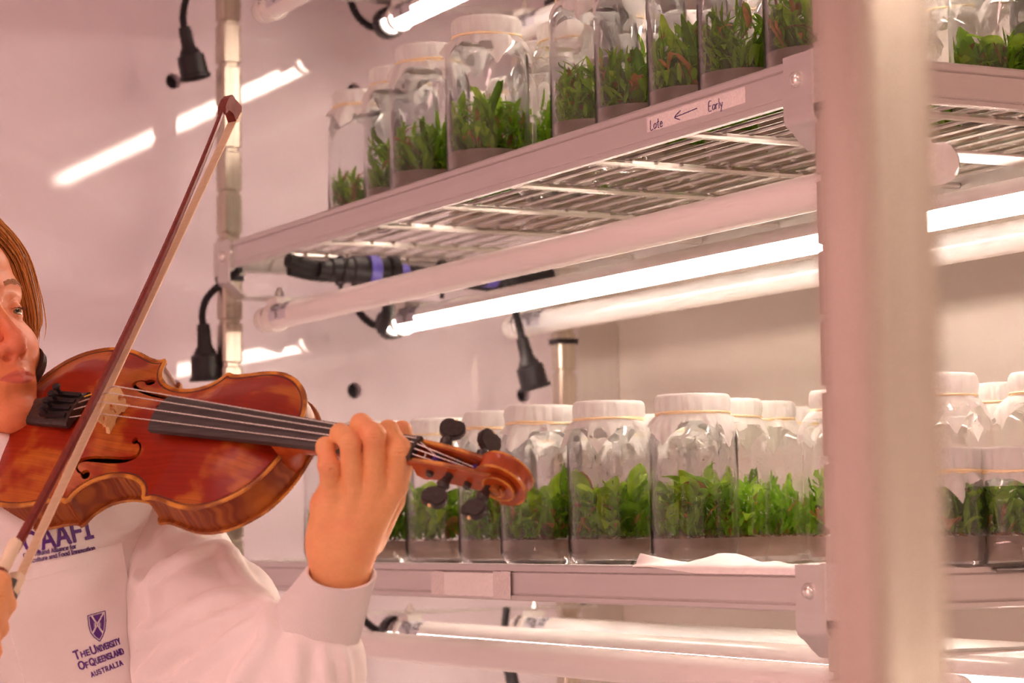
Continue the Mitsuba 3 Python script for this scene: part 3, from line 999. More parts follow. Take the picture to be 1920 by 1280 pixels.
hl = []
q = rail_y(1221, 241)
hl += hand('Late', q[0], q[1] - .0015, .0062 * 1.55)
a0, a1 = rail_y(1308, 203), rail_y(1266, 220)
hl += [stroke([a0, a1], .0005), stroke([(a1[0] - .011, a1[1] + .0048), a1, (a1[0] - .010, a1[1] - .004)], .0005)]
q = rail_y(1330, 206)
hl += hand('Early', q[0], q[1] - .0015, .0062 * 1.5)
obj('writing', cat_(hl), 'ink', L, smooth=50)
W2 = thing('paper_label', 'blank white paper label taped at both ends to the lower rail', 'label')
y0, y1 = rail_y(812, 1100)[0], rail_y(961, 1105)[0]
obj('paper', on_rail(y0 - .012, y1 + .012, ZB - .0365, ZB - .0105, XR - .0018, .0003, .0002, 7), 'label_paper', W2)
obj('tape', on_rail(y0, y0 - .034, ZB - .0365, ZB - .0095, XR - .0022, .0002, .0005, 8), 'tape', W2)
obj('tape', on_rail(y1 + .042, y1, ZB - .0385, ZB - .0085, XR - .0022, .0002, .0005, 9), 'tape', W2)
# a loose slip of paper lying over the front edge of the lower shelf
yA, yB = rail_y(1190, 1060)[0], rail_y(1552, 1070)[0]
rows = []
for i in range(40):
    t = i / 39
    y = yA + (yB - yA) * t
    hh = .0015 + .0085 * math.exp(-((t - .36) / .13) ** 2) + .009 * max(0, .12 - t) / .12 + .0010 * math.sin(23 * t)
    wd = .006 + .030 * min(1, t * 5) * (1 - .55 * max(0, t - .5) / .5)
    fr = -.0015 - .0055 * min(1, max(0, t - .10) * 4)
    rows.append([(1.1990, y, ZB + fr), (1.1995, y, ZB + fr * .4), (1.2030, y, ZB + .0008)] + [(1.203 + wd * k, y, ZB + .0008 + hh * math.sin(k * PI / 2) + .0006 * math.sin(40 * t + 9 * k)) for k in (.25, .5, .75, 1.0)])
pm = grid_mesh(rows)
bt = pm.copy()
bt.vertices = bt.vertices - [0, 0, .0003]
bt.invert()
obj('paper_slip', cat_([pm, bt]), 'label_paper', smooth=True, label='crumpled white paper slip lying on the front edge of the lower shelf', cat='paper')
# ------------------------------------------------------------------ violin (built in its own frame: x to the scroll, y to the bass side, z out of the belly; metres)
VR = np.array([[0.49529099, 0.61641821, -0.61214004], [-0.86334027, 0.27091267, -0.42573454], [-0.09659403, 0.73934763, 0.66635927]])
VT = np.array([0.62007018, 2.25779835, 1.4755051])
VM = np.eye(4)
VM[:3, :3], VM[:3, 3] = VR, VT
VTO = T(VM)


def vin(p):
    """World point -> violin frame (drjit)."""
    q = [p.x - VT[0], p.y - VT[1], p.z - VT[2]]
    return [sum(q[i] * float(VR[i, k]) for i in range(3)) for k in range(3)]


def belly_colour(p, n, uv):
    x, y, z = vin(p)
    grain = noise(y * 1500, x * 5, 1.0)
    fine = noise(y * 2400, x * 25, 4.0)
    patch = fbm(x * 26, y * 34, 2.0, 4)
    worn = smoothstep(0.54, 0.74, patch + 0.17 * smoothstep(0.24, 0.30, x) * (1 - smoothstep(-0.01, 0.03, y)) + 0.06 * smoothstep(.03, .09, dr.abs(y)))
    c = mix((0.200, 0.008, 0.0012), (0.300, 0.020, 0.002), patch)
    c = mix(c, (0.44, 0.125, 0.014), worn * (0.45 + 0.55 * fine))
    return c * (0.86 + 0.22 * grain)


def rib_colour(p, n, uv):
    x, y, z = vin(p)
    s = x + 0.6 * dr.abs(y)
    fl = fbm(s * 420 + 2.4 * noise(z * 80, s * 40, 1.0), z * 14, 5.0, 2)
    patch = fbm(s * 30, z * 40, 7.0)
    return mix((0.17, 0.026, 0.005), (0.46, 0.15, 0.022), smoothstep(.10, 1.1, fl) * (.30 + .9 * patch))


def edge_colour(p, n, uv):
    x, y, z = vin(p)
    t = fbm(x * 60, y * 60, z * 60)
    return mix((0.24, 0.065, 0.010), (0.58, 0.24, 0.032), smoothstep(0.3, 0.65, t))


def scroll_colour(p, n, uv):
    x, y, z = vin(p)
    t = fbm(x * 90 + y * 40, z * 120, y * 60)
    return mix((0.20, 0.020, 0.004), (0.42, 0.075, 0.010), t)


def varnish(key, fn, rough=.22, coat=.8):
    principled(key, proc(fn), rough, specular=0.35, clearcoat=coat, clearcoat_gloss=.95)


principled('belly_varnish', proc(belly_colour), .36, specular=0.28, clearcoat=.12, clearcoat_gloss=.93)
principled('rib_varnish', proc(rib_colour), .42, specular=0.25, clearcoat=.08, clearcoat_gloss=.9)
varnish('edge_varnish', edge_colour, .32, .3)
varnish('scroll_varnish', scroll_colour, .27, .5)
principled('ebony', proc(lambda p, n, uv: mix((0.020, 0.014, 0.013), (0.034, 0.026, 0.024), noise(p.x * 400, p.y * 400, p.z * 400))), 0.30, specular=0.5)
principled('ebony_board', proc(lambda p, n, uv: mix((0.028, 0.020, 0.020), (0.050, 0.038, 0.037), noise(p.z * 1500, p.x * 60, p.y * 60))), 0.42, specular=0.5)
principled('maple', proc(lambda p, n, uv: mix((0.66, 0.42, 0.17), (0.80, 0.56, 0.27), noise(p.x * 1400, p.y * 1400, p.z * 500))), 0.45)
principled('string_steel', (0.86, 0.80, 0.76), 0.25, metallic=0.7)
principled('thread_violet', (0.06, 0.02, 0.20), 0.5)
principled('gold_wire', (0.80, 0.46, 0.06), 0.35)
principled('purfling', (0.035, 0.014, 0.006), 0.5)
principled('bone', (0.80, 0.68, 0.50), 0.4)
principled('bow_wood', proc(lambda p, n, uv: mix((0.11, 0.008, 0.006), (0.19, 0.018, 0.010), noise(p.x * 500, p.y * 500, p.z * 40))), 0.32, clearcoat=.3, clearcoat_gloss=.93)
principled('horse_hair', proc(lambda p, n, uv: mix((0.70, 0.52, 0.33), (0.86, 0.68, 0.46), noise((p.x * .7 + p.y * .7) * 900, p.z * 2, 1.0) * .5 + .3)), 0.5)

half = [[(0, 0), (.8, 20), (4, 40), (11, 60), (23, 79), (39, 92.5), (57, 100), (75, 103), (94, 102), (112, 97.5), (126, 92.5), (136, 90), (142, 90.2), (145.5, 92.2)],
        [(149.2, 88.6), (149.6, 83), (152.5, 75), (159, 66.5), (168, 60.3), (179, 56.6), (190, 55.2), (201, 55.8), (211, 58.8), (220, 64.2), (226, 71), (228.6, 76.3)],
        [(232.4, 79.6), (237, 77.6), (244, 77.4), (256, 79.6), (270, 82.8), (284, 84.2), (297, 82.6), (311, 77.5), (323, 69.5), (334, 58.5), (342, 45.5), (347, 31), (349.8, 16), (350.5, 0)]]
hp = np.vstack([spline(h, 8) for h in half])
outline = np.vstack([hp, (hp * [1, -1])[::-1][1:-1]]) / 1000.0
OUT = sg.Polygon(outline).buffer(0)


def resample(ring, step):
    ls = sg.LineString(ring)
    n = max(8, int(ls.length / step))
    return np.array([ls.interpolate(i / n, normalized=True).coords[0] for i in range(n)])


def fhole(s):
    pts = np.array([(191.5, 22.3), (197.5, 24.2), (200.2, 29), (198.5, 34.2), (190, 38), (180, 40), (168, 41.3), (156, 43), (147, 45), (140.5, 48.5), (138.8, 53.5), (142, 58), (150, 58.8)])
    c = spline(pts, 8)
    u = np.linspace(0, 1, len(c))
    w = .9 + 2.2 * np.exp(-((u - .5) / .24) ** 2)
    g = unary_union([sg.MultiPoint([c[i], c[i + 1]]).convex_hull.buffer(w[i]) for i in range(len(c) - 1)])
    g = g.union(sg.Point(191, 22.0).buffer(3.1)).union(sg.Point(150, 59).buffer(4.5))
    g = g.union(sg.Polygon([(166, 43.2), (168.4, 45.2), (169.5, 43.0)])).union(sg.Polygon([(166.5, 39.6), (168.2, 37.6), (170, 39.4)]))
    return sa.scale(g, .001, .001 * s, origin=(0, 0))


def plate(poly, arch, sign, thick=.0035):
    """An arched plate over the polygon: outer skin, inner skin, and the walls of its openings."""
    ring = resample(np.array(poly.exterior.coords), .0022)
    rings = [ring] + [resample(np.array(i.coords), .0011) for i in poly.interiors]
    bnd = unary_union([sg.LineString(poly.exterior.coords)])
    pts = [np.vstack(rings)]
    for d in (.0016, .0034, .0055, .008):
        q = poly.exterior.buffer(d)
        inner = sg.Polygon(poly.exterior).buffer(-d)
        for g in (inner.geoms if hasattr(inner, 'geoms') else [inner]):
            pts.append(resample(np.array(g.exterior.coords), .003))
    s = .0034
    xs = np.arange(0, .352, s)
    gx, gy = np.meshgrid(xs, np.arange(-.106, .106, s * .87))
    gx = gx + (np.arange(gy.shape[0])[:, None] % 2) * s / 2
    g = np.stack([gx.ravel(), gy.ravel()], 1)
    import shapely
    ok = shapely.contains_xy(poly.buffer(-.0012), g[:, 0], g[:, 1]) & (shapely.distance(shapely.points(g), bnd) > .0095)
    pts.append(g[ok])
    P2 = np.vstack(pts)
    inside = shapely.contains_xy(poly.buffer(.00002), P2[:, 0], P2[:, 1])
    nb = sum(len(r) for r in rings)
    keep = inside.copy()
    keep[:nb] = True
    P2 = P2[keep]
    tri = Delaunay(P2).simplices
    cen = P2[tri].mean(1)
    tri = tri[shapely.contains_xy(poly, cen[:, 0], cen[:, 1])]
    a, b, c = P2[tri[:, 0]], P2[tri[:, 1]], P2[tri[:, 2]]
    ar = (b[:, 0] - a[:, 0]) * (c[:, 1] - a[:, 1]) - (b[:, 1] - a[:, 1]) * (c[:, 0] - a[:, 0])
    tri[ar < 0] = tri[ar < 0][:, ::-1]
    d = shapely.distance(shapely.points(P2), bnd)
    z = arch(P2[:, 0], P2[:, 1], d)
    top = np.stack([P2[:, 0], P2[:, 1], z * sign], 1)
    bot = np.stack([P2[:, 0], P2[:, 1], (z - thick) * sign], 1)
    f = tri if sign > 0 else tri[:, ::-1]
    F = [f, f[:, ::-1] + len(P2)]
    o = 0
    for r in rings:
        k = np.arange(len(r))
        k2 = (k + 1) % len(r)
        F.append(np.stack([o + k, o + k + len(P2), o + k2 + len(P2)], 1))
        F.append(np.stack([o + k, o + k2 + len(P2), o + k2], 1))
        o += len(r)
    return trimesh.Trimesh(np.vstack([top, bot]), np.vstack(F), process=False)


def arch_top(x, y, d):
    t = np.clip((d - .004) / .046, 0, 1)
    lng = 1 - .16 * ((x - .178) / .178) ** 2
    return .0150 * lng * (t * t * (3 - 2 * t)) ** .9 - .0011 * np.exp(-((d - .0052) / .0028) ** 2)


def belly_z(x, y):
    import shapely
    d = shapely.distance(shapely.points(np.array([[x, y]])), sg.LineString(OUT.exterior.coords))
    return float(arch_top(np.array([x]), np.array([y]), d)[0])


V = thing('violin', 'red-brown varnished violin with worn golden patches, held under the chin', 'violin')
vput = lambda name, mesh, m, parent=V, **k: obj(name, mesh, m, parent, to=VTO, **k)
top_poly = OUT
for s in (1, -1):
    top_poly = top_poly.difference(fhole(s))
vput('belly', plate(top_poly, arch_top, 1), 'belly_varnish', smooth=50)
bk = plate(OUT, arch_top, -1)
bk.apply_translation((0, 0, -.0355))
vput('back', bk, 'rib_varnish', smooth=50)


def bead(poly, inset, z, r, flat=.8):
    q = poly.buffer(-inset, join_style=1)
    c = resample(np.array(q.exterior.coords), .0022)
    c = np.vstack([c, c[:1]])
    p = np.column_stack([c, np.full(len(c), z)])
    m = tube(p, r, 10, caps=False)
    m.vertices[:, 2] = z + (m.vertices[:, 2] - z) * flat
    return m


vput('belly_edge', bead(OUT, .0012, -.0014, .0022), 'edge_varnish', smooth=True)
vput('back_edge', bead(OUT, .0012, -.0341, .0022), 'edge_varnish', smooth=True)
ring = OUT.buffer(-.0038).difference(OUT.buffer(-.0049))
rc = resample(np.array(OUT.buffer(-.0043).exterior.coords), .0018)
rc = np.vstack([rc, rc[:1]])
zz = arch_top(rc[:, 0], rc[:, 1], np.full(len(rc), .0043))
pm_ = sweep(np.column_stack([rc, zz + .00005]), rounded(.0011, .0005, .0001, 1), (0, 0, 1)[::-1] if False else np.column_stack([np.gradient(rc[:, 1]), -np.gradient(rc[:, 0]), np.zeros(len(rc))]), caps=False)
vput('purfling', pm_, 'purfling', smooth=50)
rb = resample(np.array(OUT.buffer(-.0028, join_style=2).exterior.coords), .0022)
rows = np.array([np.column_stack([rb, np.full(len(rb), z)]) for z in (-.0025, -.013, -.023, -.0335)])
rm = grid_mesh(rows, close_v=True)
rm.fix_normals()
vput('ribs', rm, 'rib_varnish', smooth=45)


# fingerboard, neck
def fb_mid(x):
    return .0095 + (.486 - x) / .270 * .0235


def fb_w(x):
    return .0120 + (.486 - x) / .270 * .0092


rows = []
for x in np.linspace(.2155, .486, 24):
    w, zc = fb_w(x), fb_mid(x)
    R = .042
    yy = np.linspace(-w, w, 13)
    zt = zc - (R - np.sqrt(R * R - yy ** 2))
    e = zt[0]
    pr = list(zip(yy, zt)) + [(w, e - .0045), (w - .001, e - .0055), (0, e - .0055), (-w + .001, e - .0055), (-w, e - .0045)]
    rows.append([(x, a, b) for a, b in pr])
fm = grid_mesh(np.array(rows), close_v=True)
v = np.vstack([fm.vertices, np.mean(rows[0], 0), np.mean(rows[-1], 0)])
k = np.arange(18)
n0 = len(fm.vertices)
fm = trimesh.Trimesh(v, np.vstack([fm.faces, np.stack([(k + 1) % 18, k, k * 0 + n0], 1), np.stack([23 * 18 + k, 23 * 18 + (k + 1) % 18, k * 0 + n0 + 1], 1)]), process=False)
fm.fix_normals()
vput('fingerboard', fm, 'ebony_board', smooth=35)
rows = []
for x in np.concatenate([np.linspace(.3475, .372, 14), np.linspace(.38, .489, 14)]):
    w = min(fb_w(min(x, .486)), .0205) * (1 if x > .36 else 1)
    zt = fb_mid(min(x, .486)) - fb_w(min(x, .486)) ** 2 / .084 - .0052
    t = np.clip((.372 - x) / .0245, 0, 1)
    depth = .0125 + (.486 - x) / .13 * .002
    zb = (zt - depth) * (1 - t ** 2.2) + (-.0365) * t ** 2.2
    wb = w * (1 - .30 * t)
    a = np.linspace(0, PI, 13)
    cz = zt - .002
    pr = [(w, zt)] + [((w * (1 - .3 * t * math.sin(q))) * math.cos(q), cz - (cz - zb) * math.sin(q) ** (.8 if t < .2 else .55)) for q in a] + [(-w, zt)]
    rows.append([(x, p_, q_) for p_, q_ in pr])
nm_ = grid_mesh(np.array(rows), close_v=True)
c0, c1 = np.mean(rows[0], 0), np.mean(rows[-1], 0)
k = np.arange(15)
nn = len(nm_.vertices)
lr = (len(rows) - 1) * 15
nm_ = trimesh.Trimesh(np.vstack([nm_.vertices, c0, c1]), np.vstack([nm_.faces, np.stack([(k + 1) % 15, k, k * 0 + nn], 1), np.stack([lr + k, lr + (k + 1) % 15, k * 0 + nn + 1], 1)]), process=False)
nm_.fix_normals()
vput('neck', nm_, 'scroll_varnish', smooth=45)
nut = cat_([extrude(sg.Polygon([(-.0122, .0035), (.0122, .0035), (.0122, .0085), (.006, .0103), (0, .0107), (-.006, .0103), (-.0122, .0085)]), 0, .0055)])
nut.vertices = np.stack([.4858 + nut.vertices[:, 2], nut.vertices[:, 0], nut.vertices[:, 1]], 1)
vput('nut', nut, 'ebony')

# pegbox and scroll
rows = []
for t in np.linspace(0, 1, 16):
    x = .4885 + .082 * t
    yo = .0128 - .0042 * t
    yi = yo - .0046
    zt = .0035 - .0190 * t + .0030 * math.sin(PI * t)
    zb = -.0150 - .0215 * t - .003 * math.sin(PI * t) - (.0045 * math.exp(-((t - .06) / .07) ** 2))
    fl = zb + .006
    pr = [(-yo * .86, zb), (-yo, zb + .003), (-yo, zt - .001), (-yo + .001, zt), (-yi - .0006, zt), (-yi, zt - .001), (-yi, fl), (yi, fl), (yi, zt - .001), (yi + .0006, zt), (yo - .001, zt), (yo, zt - .001), (yo, zb + .003), (yo * .86, zb)]
    rows.append([(x, a, b) for a, b in pr])
pb = grid_mesh(np.array(rows), close_v=True)
pb.fix_normals()
vput('pegbox', pb, 'scroll_varnish', smooth=30)
for s in (1, -1):
    vput('pegbox_edge', tube([(r[9 if s > 0 else 4][0], s * (abs(r[9][1]) + abs(r[11][1])) / 2, r[9][2] + .0002) for r in rows], .0019, 8), 'edge_varnish', smooth=True)
SC = np.array([.5645, 0, -.0230])
th = np.linspace(-.35, 2 * PI * 2.30, 150)


def sc_r(a):
    t = a / (2 * PI)
    return np.interp(t, [-.1, 0, .25, .5, .75, 1, 1.25, 1.5, 1.75, 2, 2.3, 3.4], [.0272, .0264, .0256, .0244, .0212, .0180, .0156, .0134, .0114, .0094, .0070, .0012])


def sc_w(a):
    t = a / (2 * PI)
    return np.interp(t, [-.1, 0, .25, .5, .75, 1, 1.25, 1.5, 1.75, 2, 2.3], [.0074, .0074, .0076, .0081, .0090, .0101, .0112, .0122, .0130, .0138, .0148])


rows, e1, e2 = [], [], []
for a in th:
    ro, ri, w = sc_r(a), max(.0006, sc_r(a + 2 * PI) - .0006), sc_w(a)
    if a > 2 * PI * 1.3:
        ri = .0005
    dx, dz = math.sin(a), -math.cos(a)
    pr = [(ro - .0008, -w), (ro, -w + .0010), (ro - .0014, -w * .45), (ro - .0014, w * .45), (ro, w - .0010), (ro - .0008, w), (ri, w - .0016), (ri, -w + .0016)]
    rows.append([SC + [r * dx, y, r * dz] for r, y in pr])
    e1.append(SC + [(ro - .0006) * dx, w - .0004, (ro - .0006) * dz])
    e2.append(SC + [(ro - .0006) * dx, -w + .0004, (ro - .0006) * dz])
sm = grid_mesh(np.array(rows), close_v=True)
sm.fix_normals()
vput('scroll', sm, 'scroll_varnish', smooth=40)
for e in (e1, e2):
    vput('scroll_edge', tube(e, .0011, 7), 'edge_varnish', smooth=True)
eye = [orient(lathe([(0, .0016), (.0030, .0012), (.0046, 0), (.0046, -.005), (0, -.005)], 20), SC + [0, s * .0156, 0], (0, s, 0)) for s in (1, -1)]
for e in eye:
    vput('scroll_eye', e, 'edge_varnish', smooth=50)


def peg(x, z, s, roll, outy):
    ax = np.array([-.05, s, .02])
    base = np.array([x, s * .009, z])
    K = vput('peg', orient(lathe([(0, -.024), (.0031, -.024), (.0036, .004), (.0042, .010), (.0055, .0125), (.0058, .0145), (.0042, .0165), (.0040, .0185), (0, .0185)], 18), base, ax), 'ebony', smooth=40)
    hd = sg.Polygon(spline([(0, 0), (4, 1), (9.5, 5), (11.5, 12), (8.5, 18.5), (3.2, 20.2), (0, 19.2), (-3.2, 20.2), (-8.5, 18.5), (-11.5, 12), (-9.5, 5), (-4, 1)], 5, True) / 1000.0)
    lo, hi = [], []
    h0 = extrude(hd, -.0022, .0022)
    core = extrude(hd.buffer(-.0016), -.0034, .0034)
    m = cat_([h0, core])
    M = np.eye(4)
    yv = ax / np.linalg.norm(ax)
    zv = np.array([math.cos(roll), 0, math.sin(roll)])
    zv -= yv * (zv @ yv)
    zv /= np.linalg.norm(zv)
    M[:3, :3] = np.stack([np.cross(yv, zv), yv, zv], 1)
    M[:3, 3] = base + yv * .0175
    m.apply_transform(M)
    vput('peg_head', m, 'ebony', K, smooth=30)
    vput('peg_pin', orient(lathe([(0, .0022), (.0014, .0016), (.0019, 0), (.0014, -.0012), (0, -.0014)], 12), base + yv * .0372, yv), 'maple', K, smooth=True)


for x, z, s, roll in ((.503, -.0095, 1, 1.15), (.5225, -.0120, -1, 1.25), (.5355, -.0215, 1, .45), (.5575, -.0230, -1, 1.5)):
    peg(x, z, s, roll, 0)
for x, z in ((.503, -.0098), (.5355, -.0218)):
    vput('peg_end', orient(lathe([(0, .0008), (.0028, .0006), (.0032, 0), (.0032, -.004), (0, -.004)], 16), (x, -.0123 if x < .52 else -.0104, z), (0, -1, 0)), 'ebony', smooth=50)
for x, z, y in ((.503, -.0095, .001), (.5225, -.012, -.003), (.5380, -.0195, .003), (.5575, -.0230, -.002)):
    vput('string_winding', orient(lathe([(.0030, -.004), (.0045, -.003), (.0045, .003), (.0030, .004)], 14), (x, y, z), (0, 1, 0)), 'thread_violet', smooth=40)

# bridge
bz = .0108
o = [(-20.8, 0), (-20.8, 2.2), (-17.5, 4.6), (-15.5, 8.5), (-17.6, 10.5), (-17.2, 14), (-19.2, 17.5), (-20.0, 24.2), (-17.4, 26.2), (-12, 28.6), (-6, 30.3), (0, 30.9), (6, 30.9), (12, 29.8), (17.4, 27.8), (20.0, 25.6), (19.2, 17.5), (17.2, 14), (17.6, 10.5), (15.5, 8.5), (17.5, 4.6), (20.8, 2.2), (20.8, 0), (11, 0), (9.4, 3.2), (5.5, 6.5), (0, 7.6), (-5.5, 6.5), (-9.4, 3.2), (-11, 0)]
bp = sg.Polygon(o)
ear = lambda s: sg.Point(s * 13.2, 17.2).buffer(3.0).union(sg.Polygon([(s * 13.2, 13.8), (s * 18.5, 13.0), (s * 18.5, 15.0), (s * 13.2, 16.8)]))
heart = sg.Point(-2.0, 17.6).buffer(2.0).union(sg.Point(2.0, 17.6).buffer(2.0)).union(sg.Polygon([(-3.6, 18.4), (3.6, 18.4), (0, 22.6)])).union(sg.Polygon([(-.7, 10.5), (.7, 10.5), (.7, 17), (-.7, 17)]))
bp = bp.difference(ear(1)).difference(ear(-1)).difference(heart)
bm = extrude(sa.scale(bp, .001, .001, origin=(0, 0)), -.0022, .0022)
kk = bm.vertices[:, 1] / .031
bm.vertices = np.stack([.158 + bm.vertices[:, 2] * (1.1 - .62 * kk), bm.vertices[:, 0], bz + bm.vertices[:, 1] + .002 * (1 - kk) * 0 - np.where(kk < .12, .0017 * (abs(bm.vertices[:, 0]) / .0208) ** 2, 0)], 1)
vput('bridge', bm, 'maple')

# strings, tailpiece, fine tuners, chin rest
sy = [(.0168, .0400, .0082), (.0057, .0428, .0028), (-.0057, .0423, -.0028), (-.0168, .0388, -.0082)]
pegs_x = [(.503, .001, -.0055), (.5380, .003, -.0155), (.5575, -.002, -.0190), (.5225, -.003, -.0080)]
srad = [.00062, .00058, .00052, .00046]
for (yb, zb, yn), (px_, py_, pz_), r in zip(sy, pegs_x, srad):
    zn = .0109 - (.0003 if abs(yn) < .005 else .0012)
    vput('string', tube([(.112, yb * .78, .0275 - abs(yb) * .12), (.158, yb, zb), (.4875, yn, zn), (px_, py_ * .6 + yn * .4, pz_)], r, 6), 'string_steel', smooth=60)
for i, (yb, zb, yn) in enumerate(sy[:1]):
    vput('string_silk', tube([(.112, yb * .78, .0276 - abs(yb) * .12), (.134, yb * .88, .0335 - abs(yb) * .06)], .0006, 6), 'gold_wire')
rows = []
for t in np.linspace(0, 1, 14):
    x = .004 + .110 * t
    w = .0095 + .0125 * t ** .8
    zt = .0165 + .0125 * t
    if t > .97: w *= .985
    a = np.linspace(0, PI, 9)
    pr = [(w * math.cos(q), zt - .006 + .006 * math.sin(q)) for q in a] + [(-w + .001, zt - .010), (w - .001, zt - .010)]
    rows.append([(x, p_, q_) for p_, q_ in pr])
tm = grid_mesh(np.array(rows), close_v=True)
nn = len(tm.vertices)
k = np.arange(11)
tm = trimesh.Trimesh(np.vstack([tm.vertices, np.mean(rows[0], 0), np.mean(rows[-1], 0)]), np.vstack([tm.faces, np.stack([(k + 1) % 11, k, k * 0 + nn], 1), np.stack([13 * 11 + k, 13 * 11 + (k + 1) % 11, k * 0 + nn + 1], 1)]), process=False)
tm.fix_normals()
vput('tailpiece', tm, 'ebony', smooth=40)
for y in (.013, .0045, -.0045, -.013):
    x, z = .098, .0290
    vput('fine_tuner', cat_([box(x - .020, x + .012, y - .0022, y + .0022, z - .003, z + .0008), orient(lathe([(0, .0105), (.0034, .0105), (.0040, .0095), (.0040, .0080), (.0018, .0070), (.0018, 0), (0, 0)], 14), (x - .012, y, z), (0, 0, 1))]), 'black_plastic', smooth=40)
ch = sg.Polygon(spline([(-6, 4), (-8, 30), (-5, 52), (3, 66), (15, 70), (28, 63), (36, 48), (36, 32), (30, 20), (22, 8), (10, 0)], 6, True) / 1000.0)
import shapely
g = np.array([(a, b) for a in np.arange(-.012, .044, .003) for b in np.arange(-.004, .084, .003)])
g = g[shapely.contains_xy(ch.buffer(-.0015), g[:, 0], g[:, 1])]
rg = resample(np.array(ch.exterior.coords), .003)
P2 = np.vstack([rg, g])
tri = Delaunay(P2).simplices
cen = P2[tri].mean(1)
tri = tri[shapely.contains_xy(ch, cen[:, 0], cen[:, 1])]
d = shapely.distance(shapely.points(P2), sg.LineString(ch.exterior.coords))
z = .0275 + .35 * np.maximum(0, P2[:, 1] - .03) * .25 - .0085 * (1 - np.exp(-d / .010)) - .0015 * np.exp(-d / .0012)
t_, b_ = np.column_stack([P2, z]), np.column_stack([P2, z - .0065])
k = np.arange(len(rg))
k2 = (k + 1) % len(rg)
cm = trimesh.Trimesh(np.vstack([t_, b_]), np.vstack([tri, tri[:, ::-1] + len(P2), np.stack([k, k2, k2 + len(P2)], 1), np.stack([k, k2 + len(P2), k + len(P2)], 1)]), process=False)
cm.fix_normals()
vput('chin_rest', cm, 'ebony', smooth=50)
vput('chin_rest_foot', cat_([box(-.001, .012, .018, .045, .003, .022)]), 'ebony')
vput('chin_rest_clamp', cat_([tube([(-.003, y, .006), (-.004, y, -.036)], .002, 8) for y in (.024, .038)] + [box(-.004, .008, .018, .045, -.041, -.0375)]), 'bright_steel', smooth=40)
vput('end_button', orient(lathe([(0, .012), (.005, .011), (.0065, .007), (.004, .003), (.004, 0), (0, 0)], 16), (-.001, 0, -.017), (-1, 0, 0)), 'ebony', smooth=40)
vput('tail_gut', tube([(.008, .005, .012), (.0, .004, .004), (-.006, .003, -.016), (-.006, -.003, -.016), (.0, -.004, .004), (.008, -.005, .012)], .0011, 6), 'black_cable')

# ------------------------------------------------------------------ bow
bt_, bf_ = at(437, 228, 2.51), at(48, 1060, 2.03)
bd = (bf_ - bt_) / np.linalg.norm(bf_ - bt_)
bn = VR[:, 2] - bd * (VR[:, 2] @ bd)
bn /= np.linalg.norm(bn)
bs = np.cross(bd, bn)
BL = np.linalg.norm(bf_ - bt_)
W_ = thing('violin_bow', 'reddish wooden violin bow with pale hair, drawn across the strings', 'violin bow')
n = 40
t = np.linspace(-.012, BL + .095, n)
hgt = .0215 - .0125 * np.sin(np.clip(t / (BL + .02), 0, 1) * PI) ** .8 + .0015 * (t > BL)
sp = bt_ + np.outer(t, bd) + np.outer(hgt, bn)
obj('stick', tube(sp, np.interp(t, [0, .3, BL], [.0029, .0040, .0043]), 8), 'bow_wood', W_, smooth=30)
hp_ = sg.Polygon(np.array([(-16, 22), (-17.5, 15), (-22, 3), (-15, -1.0), (-3, -1.2), (1.5, 1), (-1, 9), (3, 17), (12, 19.8), (6, 23.5), (-6, 24.5)]) / 1000.0).buffer(.0012).buffer(-.0005)
hm_ = extrude(hp_, -.0048, .0048)
M = np.eye(4)
M[:3, :3], M[:3, 3] = np.stack([bd, bn, np.cross(bd, bn)], 1), bt_
hm_.apply_transform(M)
obj('head', hm_, 'bow_wood', W_, smooth=30)
fp = extrude(sg.Polygon(np.array([(-16, -1.6), (-13, -2.6), (0, -2.2), (2, -.6), (1.2, .4), (-15, .4)]) / 1000.0), -.0050, .0050)
fp.apply_transform(M)
obj('face_plate', fp, 'bone', W_)
hr = np.array([bt_ + bd * x + bn * .0006 for x in np.linspace(-.002, BL + .026, 20)])
obj('hair', sweep(hr, rounded(.0105, .0011, .0003, 2), bs), 'horse_hair', W_)
M2 = M.copy()
M2[:3, 3] = bf_ + bd * .024
fr = extrude(sg.Polygon(np.array([(14, 20), (5, 14.5), (1.5, 9), (3, 2), (6, -.8), (48, -1.5), (50, 4), (49, 20)]) / 1000.0), -.0062, .0062)
fr.apply_transform(M2)
FROG = obj('frog', fr, 'ebony', W_, smooth=30)
fe = sweep(np.array([bf_ + bd * x + bn * .0035 for x in (.016, .036)]), rounded(.0135, .0115, .004, 3), bs)
obj('ferrule', fe, 'bone', FROG, smooth=40)
bu = orient(lathe([(.0044, 0), (.0046, .002), (.0046, .018), (.003, .021), (0, .021), ], 12), sp[-1], bd)
obj('button', bu, 'string_steel', W_, smooth=40)
wr = tube([bt_ + bd * x + bn * .0225 for x in (BL - .006, BL + .005, BL + .016, BL + .028)], .0058, 12)
obj('lapping', wr, 'bone', W_, smooth=40)
# ------------------------------------------------------------------ the violin player
HR = np.array([[-0.90863249, 0.39430318, -0.13752089], [-0.41274866, -0.89802297, 0.15229344], [-0.06344713, 0.19514033, 0.97872096]])
HO = np.array([0.57506181, 2.30184987, 1.56569838])
_L, _a = at(46, 702, 2.25), math.radians(5.0)      # the head leans a little further
_K = np.array([[0, fw[2], -fw[1]], [-fw[2], 0, fw[0]], [fw[1], -fw[0], 0]])
_Q = np.eye(3) + math.sin(_a) * _K + (1 - math.cos(_a)) * _K @ _K
HR, HO = _Q @ HR, _L + _Q @ (HO - _L)
HM = np.eye(4)
HM[:3, :3], HM[:3, 3] = HR, HO
HTO = T(HM)


def hin(p):
    q = [p.x - HO[0], p.y - HO[1], p.z - HO[2]]
    return [sum(q[i] * float(HR[i, k]) for i in range(3)) for k in range(3)]


